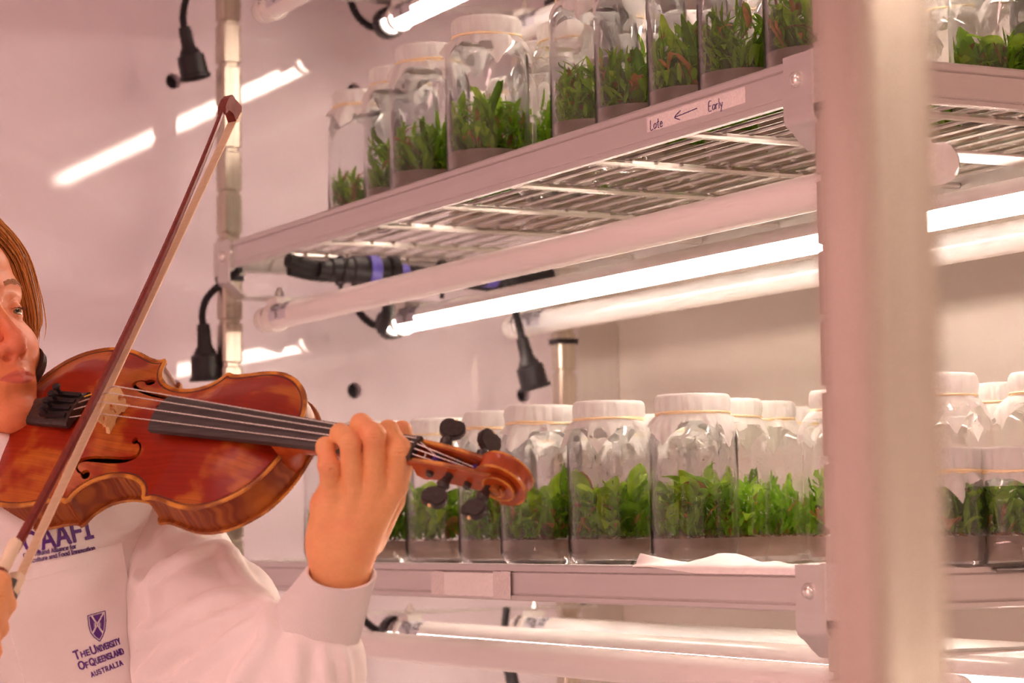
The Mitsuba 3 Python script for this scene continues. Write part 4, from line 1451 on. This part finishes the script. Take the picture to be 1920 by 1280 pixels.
def skin_tone(p):
    a = fbm(p.x * 55, p.y * 55, p.z * 55, 3)
    b = noise(p.x * 420, p.y * 420, p.z * 420)
    c = mix((0.70, 0.315, 0.130), (0.80, 0.400, 0.180), a)
    return c * (0.95 + 0.08 * b)


def face_colour(p, n, uv):
    x, y, z = hin(p)
    c = skin_tone(p) * mi.Color3f(0.88, 0.58, 0.50)
    ax = dr.abs(x)
    # lips
    lz = z + .0726
    k = 1 - dr.square(ax / .0215)
    hi_, lo_ = .0062 * k - .0018 * smoothstep(.006, .0, ax), .0070 * k
    lip = smoothstep(.0012, -.0008, dr.select(lz > 0, lz - hi_, -lz - lo_)) * smoothstep(.074, .080, y) * smoothstep(.022, .020, ax)
    c = mix(c, (0.50, 0.085, 0.07), lip * .8)
    # ruddy nose, cheeks and chin, freckles
    red = smoothstep(.036, .012, dr.sqrt(dr.square(x) + dr.square(y - .105) + dr.square(z + .042))) + .7 * smoothstep(.034, .014, dr.sqrt(dr.square(ax - .043) + dr.square(y - .070) + dr.square(z + .036))) + .5 * smoothstep(.03, .012, dr.sqrt(dr.square(x) + dr.square(y - .090) + dr.square(z + .106)))
    c = mix(c, (0.62, 0.17, 0.095), dr.clip(red, 0, 1) * .6)
    fr = noise(p.x * 330, p.y * 330, p.z * 330)
    c = mix(c, (0.42, 0.14, 0.06), smoothstep(.84, .94, fr) * .22)
    return c


def hand_colour(p, n, uv):
    c = skin_tone(p)
    return mix(c, (0.72, 0.25, 0.13), smoothstep(.48, .75, fbm(p.x * 38 + 3, p.y * 38, p.z * 38, 2)) * .45)


principled('face_skin', proc(face_colour), 0.42, specular=0.45)
principled('hand_skin', proc(hand_colour), 0.46, specular=0.4)
principled('hair_auburn', proc(lambda p, n, uv: mix((0.40, 0.15, 0.028), (0.76, 0.37, 0.09), noise(p.x * 500, p.y * 500, p.z * 40))), 0.34, specular=0.5)
principled('brow_hair', (0.36, 0.15, 0.06), 0.6)
principled('lash', (0.12, 0.05, 0.02), 0.5)


def eye_colour(p, n, uv):
    x, y, z = hin(p)
    r = dr.sqrt(dr.square(dr.abs(x) - .0335) + dr.square(z + .0022))
    c = mix((0.02, 0.012, 0.008), (0.20, 0.10, 0.035), smoothstep(.0020, .0026, r))
    c = mix(c, (0.07, 0.035, 0.015), smoothstep(.0045, .0056, r))
    return mix(c, (0.72, 0.60, 0.56), smoothstep(.0055, .0062, r))


principled('eyeball', proc(eye_colour), 0.08, specular=0.6)
principled('coat_cloth', proc(lambda p, n, uv: mix((0.78, 0.745, 0.735), (0.86, 0.825, 0.815), .5 * noise(p.x * 1300, p.y * 1300, p.z * 1300) + .5 * fbm(p.x * 12, p.y * 12, p.z * 12))), 0.75, sheen=0.3)


def knit(p, n, uv):
    return 0.5 + 0.5 * dr.sin(uv.x * 2 * PI * 118)


mat('cuff_knit', {'type': 'twosided', 'nested': {'type': 'bumpmap', 'arbitrary': proc(lambda p, n, uv: 0.0009 * knit(p, n, uv), 3e-4), 'scale': 1.0,
                  'nested_bsdf': {'type': 'principled', 'base_color': proc(lambda p, n, uv: mix((0.77, 0.725, 0.715), (0.87, 0.83, 0.82), knit(p, n, uv))), 'roughness': 0.85, 'sheen': 0.4}}})
principled('print_violet', (0.090, 0.018, 0.21), 0.6)
principled('trousers_cloth', (0.045, 0.05, 0.075), 0.8)
principled('shoe_leather', (0.03, 0.028, 0.028), 0.4)
principled('shirt_cloth', (0.55, 0.50, 0.52), 0.8)

PERSON = thing('person', 'person in a white lab coat playing a violin at the left edge', 'person')

# head
mm_ = .001


def head_sdf(p):
    a = np.abs(p[..., 0])
    q = np.stack([a, p[..., 1], p[..., 2]], -1)
    E = lambda c, r: ell_sdf(q, np.array(c) * mm_, np.array(r) * mm_)
    C = lambda u, v, ru, rv: cone_sdf(q, np.array(u) * mm_, np.array(v) * mm_, ru * mm_, rv * mm_)
    d = E((0, -14, 26), (73, 94, 86))
    d = smin(d, E((0, 34, 46), (60, 56, 50)), .02)
    d = smin(d, E((0, 30, -38), (59, 58, 78)), .02)
    d = smin(d, C((50, 8, -74), (10, 74, -103), 15, 15), .022)
    d = smin(d, C((0, 80, -104), (0, 79, -108), 15.5, 14), .012)
    d = smin(d, C((45, 53, -32), (32, 64, -44), 17, 17.5), .024)
    d = smin(d, C((8, 80, 19), (42, 64, 20), 11, 11), .014)
    d = smin(d, E((0, 76, -72), (29, 21, 26)), .014)
    # eye socket
    d = smax(d, -E((33, 92, -1), (15, 15, 11)), .010)
    d = smin(d, C((33, 66.5, -1), (33, 67, -1), 13.3, 13.3), .003)
    # lid slit
    d = smax(d, -cone_sdf(q, np.array((24, 82, -3.5)) * mm_, np.array((42, 77, -3.0)) * mm_, .0030, .0026), .0015)
    # nose
    d = smin(d, C((0, 82, 8), (0, 103, -36), 6.3, 8.0), .009)
    d = smin(d, C((0, 104, -40), (0, 104, -42), 9.4, 8.8), .006)
    d = smin(d, C((10.5, 95, -44), (12.5, 91, -45), 6.4, 6.0), .006)
    d = smin(d, C((0, 100, -49), (0, 92, -57), 4.2, 6), .007)
    d = smax(d, -cone_sdf(q, np.array((6.2, 101, -53.5)) * mm_, np.array((8.2, 93, -52)) * mm_, .0030, .0034), .002)
    # lips
    d = smin(d, C((3, 96.5, -69), (20, 88, -72), 3.8, 1.8), .004)
    d = smin(d, C((0, 95.6, -77), (18, 88.5, -74), 4.8, 2.4), .004)
    d = smax(d, -C((0, 102.5, -72.6), (22, 90.5, -72.6), 1.5, 1.1), .002)
    d = smax(d, -C((0, 103, -58), (0, 104.5, -66), 2.2, 2.6), .006)
    d = smax(d, -C((0, 100, -90), (12, 96, -89), 4, 3), .010)
    # ear and neck
    d = smin(d, E((75, -6, -12), (7, 17, 30)), .005)
    d = smin(d, cone_sdf(p, np.array((0, -18, -60)) * mm_, np.array((-4, -46, -185)) * mm_, .052, .056), .022)
    return d


hmesh = nets(head_sdf, (-.092, -.125, -.20), (.092, .125, .122), .0021)
obj('head', hmesh, 'face_skin', PERSON, smooth=True, to=HTO)
HEAD = PERSON + '__head'
for s in (1, -1):
    e = trimesh.creation.icosphere(subdivisions=3, radius=.0122)
    e.apply_translation((s * .033, .0668, -.0015))
    obj('eye', e, 'eyeball', HEAD, smooth=True, to=HTO)
    rng = np.random.default_rng(5)
    br, la = [], []
    for i in range(240):
        t = rng.uniform()
        b = np.array([s * (.014 + .038 * t), .0905 - .012 * t ** 1.5 - .008 * t, .021 + .006 * math.sin(PI * t * .75) + rng.normal(0, .0013)])
        # onto the skin
        for _ in range(6):
            g = float(head_sdf(b[None])[0])
            b = b - np.array([s * .25, .95, .15]) * g
        e2 = b + np.array([s * .0070, -.0030 - .003 * t, .0016 - .0045 * t]) + np.array([0, .0006, 0])
        br.append(tube([b, (b + e2) / 2 + [0, .0007, 0], e2], [.00022, .00018, .00006], 4))
    obj('eyebrow', cat_(br), 'brow_hair', HEAD, to=HTO)
    for i in range(22):
        t = i / 21
        b = np.array([s * (.0235 + .020 * t), .0815 - .0065 * t ** 2, -.0012 + .0012 * math.sin(PI * t)])
        la.append(tube([b, b + [s * .0018 * t, .0024, -.0006], b + [s * .0042 * t, .0044, .0002]], [.00018, .00014, .00005], 4))
    obj('eyelash', cat_(la), 'lash', HEAD, to=HTO)

# hair: a cap and many locks swept from the parting
def hair_sdf(p):
    d = ell_sdf(p, np.array((0, -20, 30)) * mm_, np.array((80, 99, 91)) * mm_)
    d = smin(d, ell_sdf(p, np.array((0, -60, -10)) * mm_, np.array((68, 50, 62)) * mm_), .03)
    wv = .0016 * np.sin(p[..., 0] * 420 + 9 * np.sin(p[..., 1] * 30)) + .0010 * np.sin(p[..., 1] * 520 + p[..., 2] * 160)
    d = d + wv
    # open to the face
    cut = (p[..., 1] - .040) * .80 + (.052 - p[..., 2]) * .62 + np.abs(p[..., 0]) * .10
    return smax(d, cut - .008, .010)


hc = nets(hair_sdf, (-.1, -.14, -.11), (.1, .1, .14), .0032)
HAIR = obj('hair', hc, 'hair_auburn', PERSON, smooth=True, to=HTO)
rngh = np.random.default_rng(8)
locks = []
for s in (1, -1):                                   # s = -1 is her left side, the one in view
    for i in range(850):
        u = rngh.uniform()
        j = rngh.normal(0, .0034, 3)
        f0 = .060 - .115 * u
        lift = rngh.uniform(.0, .007)
        a = np.array([s * .004, f0, .112 - .05 * max(0, f0 - .02) / .04 * .35 + lift * .4])
        if u < .42:                                  # front locks frame the temple and hang past the eye
            k = u / .42
            pts = [a, (s * .036, .066 - .055 * k, .100 - .006 * k + lift), (s * (.064 + lift), .066 - .050 * k, .066), (s * (.079 + lift), .054 - .050 * k, .026), (s * (.0835 + lift * .6), .045 - .050 * k, -.006), (s * .0790, .041 - .052 * k, -.014 - .016 * k - rngh.uniform(0, .012))]
            pts = [np.array(q) + j * (1 if n_ else .4) for n_, q in enumerate(pts)]
        else:
            k = (u - .42) / .58
            pts = [a, (s * .048, f0 - .004, .100 + lift), (s * (.080 + lift), f0 - .02, .052), (s * (.088 + lift), f0 * .5 - .045, .0), (s * .070, -.085 - .02 * k, -.045), (s * .040, -.108, -.075)]
            pts = [np.array(q) + j for q in pts]
        c = spline(pts, 5)
        r = rngh.uniform(.0004, .0010)
        tt = np.linspace(0, 1, len(c))
        locks.append(tube(c, r * np.minimum(1, (1.04 - tt) * 3.5), 4))
for i in range(9):                                   # thin strands across the forehead
    x0 = rngh.uniform(.012, .030)
    c = spline([(x0 - .010, .066, .100), (x0 - .012, .094, .066), (x0 - .008 + .003 * i * .3, .0995, .042), (x0 + .010, .096, .020 + .002 * i)], 8)
    locks.append(tube(c, .0004, 4))
obj('lock', cat_(locks), 'hair_auburn', HAIR, smooth=True, to=HTO, kind='stuff')

# coat body
w_ = lambda x, y, Z: at(x, y, Z)
SHL, SHR, NB = w_(262, 975, 2.33), w_(-370, 985, 2.25), w_(-55, 945, 2.31)
TF = np.array([0, 0, 0.0])
lv = SHL - SHR
lv[2] = 0
lv /= np.linalg.norm(lv)
TF = np.cross(lv, [0, 0, 1.0])
TF = TF if TF @ fw < 0 else -TF
TR = np.stack([lv, -TF, [0, 0, 1]], 1)                # torso frame: her left, back, up
MIDS = (SHL + SHR) / 2


def torso_sdf(p):
    q = (p - MIDS.astype(np.float32)) @ TR.astype(np.float32)
    x, y, z = q[..., 0], q[..., 1], q[..., 2]
    d = ell_sdf(q, (0, .0, -.13), (.168, .112, .24))
    d = smin(d, ell_sdf(q, (0, -.015, -.085), (.135, .105, .13)), .05)
    d = smin(d, cone_sdf(q, (-.15, .01, -.012), (.15, .01, -.012), .058, .058), .06)
    d = smin(d, cone_sdf(q, (0, .02, .02), (0, .012, .075), .075, .060), .05)
    d = smin(d, ell_sdf(q, (0, .01, -.42), (.175, .122, .34)), .10)
    d = smin(d, ell_sdf(q, (0, .0, -.62), (.195, .14, .10)), .08)
    fold = .0030 * np.sin(x * 34 + 5 * np.sin(z * 6) + z * 11) * np.clip((-z - .05) / .2, 0, 1) + .0016 * np.sin(x * 80 + z * 40)
    return smax(d + fold, z - .085, .01)


tm_ = nets(torso_sdf, MIDS + [-.36, -.36, -.74], MIDS + [.36, .36, .14], .0062)
COAT = obj('lab_coat', tm_, 'coat_cloth', PERSON, smooth=True)


def cast(px, f, z0=1.75, z1=2.7):
    """Where the view ray through each pixel meets the surface f = 0."""
    px = np.asarray(px, float)
    d = fw + np.outer(px[:, 0] - 960, rt) / FOC - np.outer(px[:, 1] - 640, up) / FOC
    Z = np.full(len(px), z0)
    for _ in range(70):
        g = f((cam_o + d * Z[:, None])[None].astype(np.float32))[0]
        Z = Z + np.clip(g, -.02, .05) * .8
    p = cam_o + d * Z[:, None]
    e = .002
    n = np.stack([f((p + np.eye(3)[k] * e)[None].astype(np.float32))[0] - f((p - np.eye(3)[k] * e)[None].astype(np.float32))[0] for k in range(3)], 1)
    n /= np.linalg.norm(n, axis=1, keepdims=True) + 1e-9
    return p, n


def patch_on(poly, f, off, th, step=6.0):
    """A cloth patch of the given outline lying on the surface f."""
    P0 = sg.Polygon(poly)
    rg_ = resample(np.array(P0.exterior.coords), step)
    x0, y0, x1, y1 = P0.bounds
    g_ = np.array([(a, b) for a in np.arange(x0, x1, step) for b in np.arange(y0, y1, step)])
    g_ = g_[shapely.contains_xy(P0.buffer(-step * .4), g_[:, 0], g_[:, 1])]
    q = np.vstack([rg_, g_])
    tri_ = Delaunay(q).simplices
    ce = q[tri_].mean(1)
    tri_ = tri_[shapely.contains_xy(P0.buffer(.2), ce[:, 0], ce[:, 1])]
    p, n = cast(q, f)
    t_, b_ = p + n * (off + th), p + n * (off - .003)
    k = np.arange(len(rg_))
    k2 = (k + 1) % len(rg_)
    m = trimesh.Trimesh(np.vstack([t_, b_]), np.vstack([tri_, tri_[:, ::-1] + len(q), np.stack([k, k2, k2 + len(q)], 1), np.stack([k, k2 + len(q), k + len(q)], 1)]), process=False)
    m.fix_normals()
    return m


pocket_poly = [(-8, 1083), (110, 1050), (224, 1018), (230, 1060), (236, 1100), (243, 1180), (250, 1330), (60, 1330), (15, 1170)]
POCK = obj('pocket', patch_on(pocket_poly, torso_sdf, .0028, .0022), 'coat_cloth', COAT, smooth=40)
hem = [(-6, 1086), (110, 1053), (222, 1021), (226, 1040), (110, 1072), (-2, 1105)]
obj('pocket_hem', patch_on(hem, torso_sdf, .0050, .0012), 'coat_cloth', COAT, smooth=40)


def lettering(txt, x0, y0, x1, y1, cap, f, off, bold=True, parent=COAT, lean=0.0, gap=0.0):
    """Print on the cloth: the baseline runs from pixel (x0, y0) to (x1, y1), capitals `cap` pixels tall."""
    ms, x = [], 0.0
    if gap:
        for c in txt:
            m = meshkit.text_mesh(c, 1.0, 0.02, bold)
            wd = m.vertices[:, 0].max() - m.vertices[:, 0].min()
            m.vertices[:, 0] += x - m.vertices[:, 0].min()
            ms.append(m)
            x += wd + gap
        m = cat_(ms)
    else:
        m = meshkit.text_mesh(txt, 1.0, 0.02, bold)
    v = m.vertices
    L_ = v[:, 0].max() - v[:, 0].min()
    s = (v[:, 0] - v[:, 0].min()) / L_
    ux, uy = (x1 - x0), (y1 - y0)
    n_ = math.hypot(ux, uy)
    upx, upy = uy / n_, -ux / n_
    px = np.stack([x0 + s * ux + v[:, 1] * cap * (upx * (1 - lean)), y0 + s * uy + v[:, 1] * cap * upy], 1)
    p, n = cast(px, f)
    return trimesh.Trimesh(p + n * (off + np.where(v[:, 2] > .01, .0006, -.0002))[:, None], m.faces, process=False)


obj('print', cat_([lettering('QAAFI', 48, 1037, 176, 1008, 38, torso_sdf, .0004, True), lettering('Queensland Alliance for', 44, 1046, 143, 1028, 8.5, torso_sdf, .0004, False),
                   lettering('Agriculture and Food Innovation', 44, 1058, 178, 1031, 8.5, torso_sdf, .0004, False)]), 'print_violet', COAT, label='purple embroidered lettering on the chest')
pr_ = [lettering('T', 136, 1236, 147, 1232, 16, torso_sdf, .0053), lettering('HE', 148.5, 1231.5, 165, 1226, 11, torso_sdf, .0053), lettering('U', 167, 1226, 177, 1222.5, 15, torso_sdf, .0053), lettering('NIVERSITY', 178.5, 1222, 218.5, 1207.5, 11.5, torso_sdf, .0053),
       lettering('O', 144, 1255, 156, 1251, 15, torso_sdf, .0053), lettering('F', 157, 1251, 163, 1249, 11, torso_sdf, .0053), lettering('Q', 165, 1248, 175, 1244, 14, torso_sdf, .0053), lettering('UEENSLAND', 176, 1243.5, 224.5, 1226, 11.5, torso_sdf, .0053),
       lettering('AUSTRALIA', 167, 1268, 223, 1246, 9.5, torso_sdf, .0053, True, gap=.22)]
obj('print', cat_(pr_), 'print_violet', COAT, label='purple lettering on the pocket')


def cloth_poly(poly, f, off, dens=1.5):
    ms = []
    for g_ in (poly.geoms if hasattr(poly, 'geoms') else [poly]):
        if g_.area > .3:
            g_ = g_.segmentize(dens)
            v2, f2 = trimesh.creation.triangulate_polygon(g_, engine='earcut')
            p, n = cast(v2, f)
            m = trimesh.Trimesh(p + n * off, f2, process=False)
            if (m.face_normals * (m.triangles_center - cam_o)).sum() > 0:
                m.invert()
            ms.append(m)
    return cat_(ms)


sh = sg.Polygon(spline([(158, 1154), (175, 1149.5), (190, 1145.5), (191.5, 1162), (190.5, 1180), (187, 1191), (181, 1203), (171, 1195), (163, 1185), (159.5, 1170)], 5, True))
sh = sg.Polygon([(158, 1154), (190, 1145.5), (191.5, 1165), (190, 1182), (186.5, 1193), (181, 1203), (171, 1195.5), (163.5, 1185), (160, 1172)])
inner_ = sh.buffer(-3.4)
cen_ = inner_.centroid
rim = sh.difference(sh.buffer(-1.5))
x_ = unary_union([sg.LineString([(cen_.x - 14, cen_.y - 22), (cen_.x + 12, cen_.y + 19)]).buffer(1.6), sg.LineString([(cen_.x + 12, cen_.y - 25), (cen_.x - 9, cen_.y + 17)]).buffer(1.6)])
book = sg.box(cen_.x - 6.5, cen_.y - 3.5, cen_.x + 6.5, cen_.y + 3.5)
rosette = unary_union([sg.LineString([(cen_.x - 5 + 3.3 * i, cen_.y - 2.2), (cen_.x - 5 + 3.3 * i, cen_.y + 2.2)]).buffer(.5) for i in range(4)])
crest = rim.union(inner_.difference(x_).difference(book)).union(rosette)
obj('crest', cloth_poly(crest, torso_sdf, .0056), 'print_violet', COAT, label='purple shield crest with a cross on the pocket')

# left arm
EL, WR = w_(405, 1460, 2.17), w_(637, 1082, 2.063)
S0 = w_(318, 985, 2.33)


def sleeve_base(p):
    d = cone_sdf(p, S0, EL, .043, .074)
    m1 = w_(572, 1250, 2.090)
    d = smin(d, cone_sdf(p, EL, m1, .064, .0545), .05)
    d = smin(d, cone_sdf(p, w_(415, 1165, 2.20), w_(500, 1240, 2.12), .049, .043), .04)
    d = smin(d, cone_sdf(p, w_(352, 1090, 2.275), w_(400, 1150, 2.215), .047, .050), .045)
    return d


def ridge_pts(px, f, sink):
    p, n = cast(spline(px, 5), f)
    return p - n * sink


RIDGES = [([(300, 1240), (345, 1195), (420, 1160), (505, 1140)], .008, .0070), ([(262, 1195), (310, 1175), (385, 1135), (440, 1120), (508, 1145)], .009, .008), ([(275, 1110), (310, 1070), (380, 1038), (425, 1035), (450, 1085), (500, 1130)], .010, .0085),
          ([(330, 1280), (400, 1225), (470, 1175), (516, 1155)], .008, .0075), ([(300, 1010), (330, 985), (350, 965)], .008, .005), ([(265, 1270), (330, 1212), (365, 1205)], .008, .0055), ([(512, 1160), (490, 1215), (440, 1290)], .009, .0075), ([(560, 1215), (552, 1290)], .006, .005), ([(605, 1222), (612, 1300)], .006, .005), ([(642, 1222), (648, 1290)], .006, .0045),
          ([(255, 1085), (285, 1120), (300, 1180)], .008, .005)]
GROOVES = []
RP = [(ridge_pts(a, sleeve_base, r - h), r) for a, r, h in RIDGES]
GP = [(ridge_pts(a, sleeve_base, -r + h + .0025), r) for a, r, h in GROOVES]


def sleeve_sdf(p):
    d = sleeve_base(p)
    for pts, r in RP:
        for a, b in zip(pts[:-1], pts[1:]):
            d = smin(d, cone_sdf(p, a, b, r, r), .0055)
    for pts, r in GP:
        for a, b in zip(pts[:-1], pts[1:]):
            d = smax(d, -cone_sdf(p, a, b, r, r), .010)
    d = d + .0011 * np.sin(p[..., 0] * 160 + p[..., 2] * 90) * np.sin(p[..., 1] * 120 + p[..., 2] * 60)
    return d


lo = np.minimum.reduce([S0, EL, WR]) - .09
hi = np.maximum.reduce([S0, EL, WR]) + .09
sm_ = nets(sleeve_sdf, lo, hi, .0042)
SLV = obj('sleeve', sm_, 'coat_cloth', COAT, smooth=True)
c0, c1 = w_(584, 1192, 2.082), w_(640, 1073, 2.060)
ax = c1 - c0
axn = ax / np.linalg.norm(ax)
nseg, nr = 22, 96
side0 = rt - axn * (rt @ axn)
side0 /= np.linalg.norm(side0)
side1 = np.cross(axn, side0)
rows, uvs = [], []
for i in range(nseg + 5):
    t = min(i / nseg, 1.0)
    r = np.interp(t, [0, .10, .35, .7, .93, 1], [.0400, .0405, .0380, .0330, .0300, .0292])
    inn = max(0, i - nseg)
    if inn: r, t = r - .0022 * min(inn, 1.2) - .0004 * inn, 1.0 - .05 * (inn - 1)
    th_ = np.arange(nr + 1) * 2 * PI / nr
    tilt = .010 * np.cos(th_ - .4)
    rows.append(c0 + ax * t + (r * np.cos(th_))[:, None] * side0 + (r * .86 * np.sin(th_))[:, None] * side1 + np.outer(tilt * t, axn))
    uvs.append(np.stack([th_ / (2 * PI), np.full(nr + 1, t)], 1))
cf = grid_mesh(np.array(rows))
cf.fix_normals()
obj('cuff', cf, 'cuff_knit', COAT, smooth=True, uv=np.vstack(uvs))

# left hand
K_ = 2.05 / FOC


def chain(p, pts, rs, k=.003):
    d = None
    for a, b, ra, rb in zip(pts[:-1], pts[1:], rs[:-1], rs[1:]):
        e = cone_sdf(p, a, b, ra, rb)
        d = e if d is None else smin(d, e, k)
    return d


FING = {'index': ([(741, 908, 2.042), (749, 842, 2.022), (728, 807, 2.036), (708, 822, 2.051)], (.0108, .0097, .0088, .0068)),
        'middle': ([(704, 903, 2.037), (701, 815, 2.013), (677, 795, 2.030), (664, 818, 2.051)], (.0109, .0093, .0090, .0068)),
        'ring': ([(662, 906, 2.038), (656, 827, 2.016), (638, 812, 2.034), (627, 832, 2.054)], (.0104, .0087, .0084, .0066)),
        'little': ([(622, 918, 2.046), (616, 872, 2.028), (610, 836, 2.034), (604, 842, 2.053)], (.0098, .0084, .0077, .0060))}
FP = {n: ([w_(*q) for q in pts], rs) for n, (pts, rs) in FING.items()}
TH = ([w_(692, 1012, 2.085), w_(733, 938, 2.086), w_(757, 858, 2.084), w_(754, 806, 2.084)], (.0150, .0118, .0100, .0086))
META = [(w_(738, 912, 2.044), w_(676, 1018, 2.064), .0110, .0150), (w_(704, 907, 2.041), w_(657, 1022, 2.060), .0118, .0150), (w_(663, 910, 2.042), w_(637, 1024, 2.060), .0114, .0148), (w_(622, 925, 2.048), w_(616, 1020, 2.064), .0112, .0150)]


def hand_sdf(p):
    d = None
    for a, b, ra, rb in META:
        e = cone_sdf(p, a, b, ra, rb)
        d = e if d is None else smin(d, e, .010)
    d = smin(d, cone_sdf(p, w_(608, 945, 2.055), w_(613, 1010, 2.066), .0115, .0140), .012)
    d = smin(d, cone_sdf(p, w_(700, 940, 2.062), w_(660, 1010, 2.074), .014, .018), .012)
    for (x0, x1) in ((622, 618), (654, 648)):
        d = smin(d, cone_sdf(p, w_(x0 + 2, 1015, 2.065), w_(x1 + 3, 1100, 2.072), .0195, .0205), .014)
    f = None
    for pts, rs in FP.values():
        e = chain(p, pts, rs)
        for q, r in zip(pts[1:2], rs[1:2]):
            e = smin(e, np.sqrt(((p - q.astype(np.float32)) ** 2).sum(-1)) - r * 1.05, .003)
        f = e if f is None else smin(f, e, .0008)
    t = chain(p, *TH)
    d = smin(d, t, .008)
    d = smin(d, f, .0055)
    # creases over the middle knuckles
    for pts, rs in FP.values():
        a, b = pts[1], pts[2]
        ax_ = (pts[0] - b)
        ax_ /= np.linalg.norm(ax_)
        for o in (-.0035, -.0005, .0028):
            c = a + ax_ * o - fw * rs[1] * 1.02
            s_ = rt * rs[1] * .55
            d = smax(d, -cone_sdf(p, c - s_, c + s_, .0007, .0007), .0012)
    # tendons
    for (a, b, ra, rb) in META:
        off = -fw * .0125
        d = smin(d, cone_sdf(p, a + off * .75, b + off * .55, .0022, .0014), .007)
    return d


allp = np.vstack([np.array(v[0]) for v in FP.values()] + [np.array(TH[0])] + [[w_(640, 1125, 2.07)]])
hm2 = nets(hand_sdf, allp.min(0) - .034, allp.max(0) + .034, .00125)
obj('hand', hm2, 'hand_skin', PERSON, smooth=True)

# right hand on the bow, right sleeve
RF = {'index': ([(-60, 1080, 1.990), (-2, 1092, 1.962), (10, 1132, 1.978), (-4, 1166, 2.000)], (.0105, .0098, .0088, .0072)),
      'middle': ([(-67, 1114, 1.990), (-10, 1136, 1.962), (-4, 1176, 1.980), (-16, 1200, 2.002)], (.0108, .0098, .0088, .0072)),
      'ring': ([(-74, 1150, 1.994), (-22, 1180, 1.966), (-16, 1220, 1.982), (-26, 1242, 2.002)], (.0104, .0094, .0084, .0070)),
      'little': ([(-78, 1184, 2.002), (-38, 1220, 1.980), (-32, 1254, 1.994), (-38, 1270, 2.010)], (.0094, .0082, .0074, .0062))}
RP_ = {n: ([w_(*q) for q in pts], rs) for n, (pts, rs) in RF.items()}
RT = ([w_(-107, 1144, 2.035), w_(-62, 1124, 2.050), (w_(-18, 1118, 2.048)), w_(6, 1132, 2.040)], (.0150, .0120, .0102, .0085))


def rhand_sdf(p):
    d = None
    for i, (pts, rs) in enumerate(RP_.values()):
        e = cone_sdf(p, pts[0], w_(-118 + 3 * i, 1118 + 16 * i, 2.03), .0115, .0150)
        d = e if d is None else smin(d, e, .010)
    d = smin(d, cone_sdf(p, w_(-118, 1140, 2.03), w_(-190, 1170, 2.045), .0235, .0255), .014)
    f = None
    for pts, rs in RP_.values():
        e = chain(p, pts, rs)
        f = e if f is None else smin(f, e, .0008)
    d = smin(d, chain(p, *RT), .008)
    return smin(d, f, .0055)


ap = np.vstack([np.array(v[0]) for v in RP_.values()] + [np.array(RT[0])] + [[w_(-190, 1170, 2.045)]])
obj('hand', nets(rhand_sdf, ap.min(0) - .032, ap.max(0) + .032, .0016), 'hand_skin', PERSON, smooth=True)
ER, WRr = w_(-420, 1400, 2.08), w_(-185, 1172, 2.046)


def rsleeve(p):
    d = cone_sdf(p, SHR, ER, .066, .058)
    d = smin(d, cone_sdf(p, ER, WRr, .056, .040), .04)
    return d + .0016 * np.sin(p[..., 0] * 120 + p[..., 2] * 70) * np.sin(p[..., 1] * 90)


lo = np.minimum.reduce([SHR, ER, WRr]) - .08
hi = np.maximum.reduce([SHR, ER, WRr]) + .08
obj('sleeve', nets(rsleeve, lo, hi, .006), 'coat_cloth', COAT, smooth=True)

# collar, trousers, shoes (below the frame)
base = np.array([MIDS[0], MIDS[1], 0])


def legs_sdf(p):
    q = (p - base.astype(np.float32)) @ TR.astype(np.float32)
    d = None
    for s in (-1, 1):
        e = cone_sdf(q, (s * .085, .01, .86), (s * .095, .015, .48), .088, .062)
        e = smin(e, cone_sdf(q, (s * .095, .015, .48), (s * .10, .02, .075), .062, .052), .02)
        d = e if d is None else smin(d, e, .012)
    return smin(d, ell_sdf(q, (0, .01, .90), (.165, .115, .12)), .03)


obj('trousers', nets(legs_sdf, base + [-.3, -.3, .01], base + [.3, .3, 1.05], .009), 'trousers_cloth', PERSON, smooth=True)
for s in (-1, 1):
    def shoe(p, s=s):
        q = (p - base.astype(np.float32)) @ TR.astype(np.float32)
        d = cone_sdf(q, (s * .10, .045, .040), (s * .115, -.135, .032), .040, .034)
        return smax(smin(d, cone_sdf(q, (s * .10, .03, .05), (s * .10, .02, .10), .044, .046), .02), .001 - q[..., 2], .003)
    obj('shoe', nets(shoe, base + [-.35, -.35, -.01], base + [.35, .35, .17], .006), 'shoe_leather', PERSON, smooth=True)
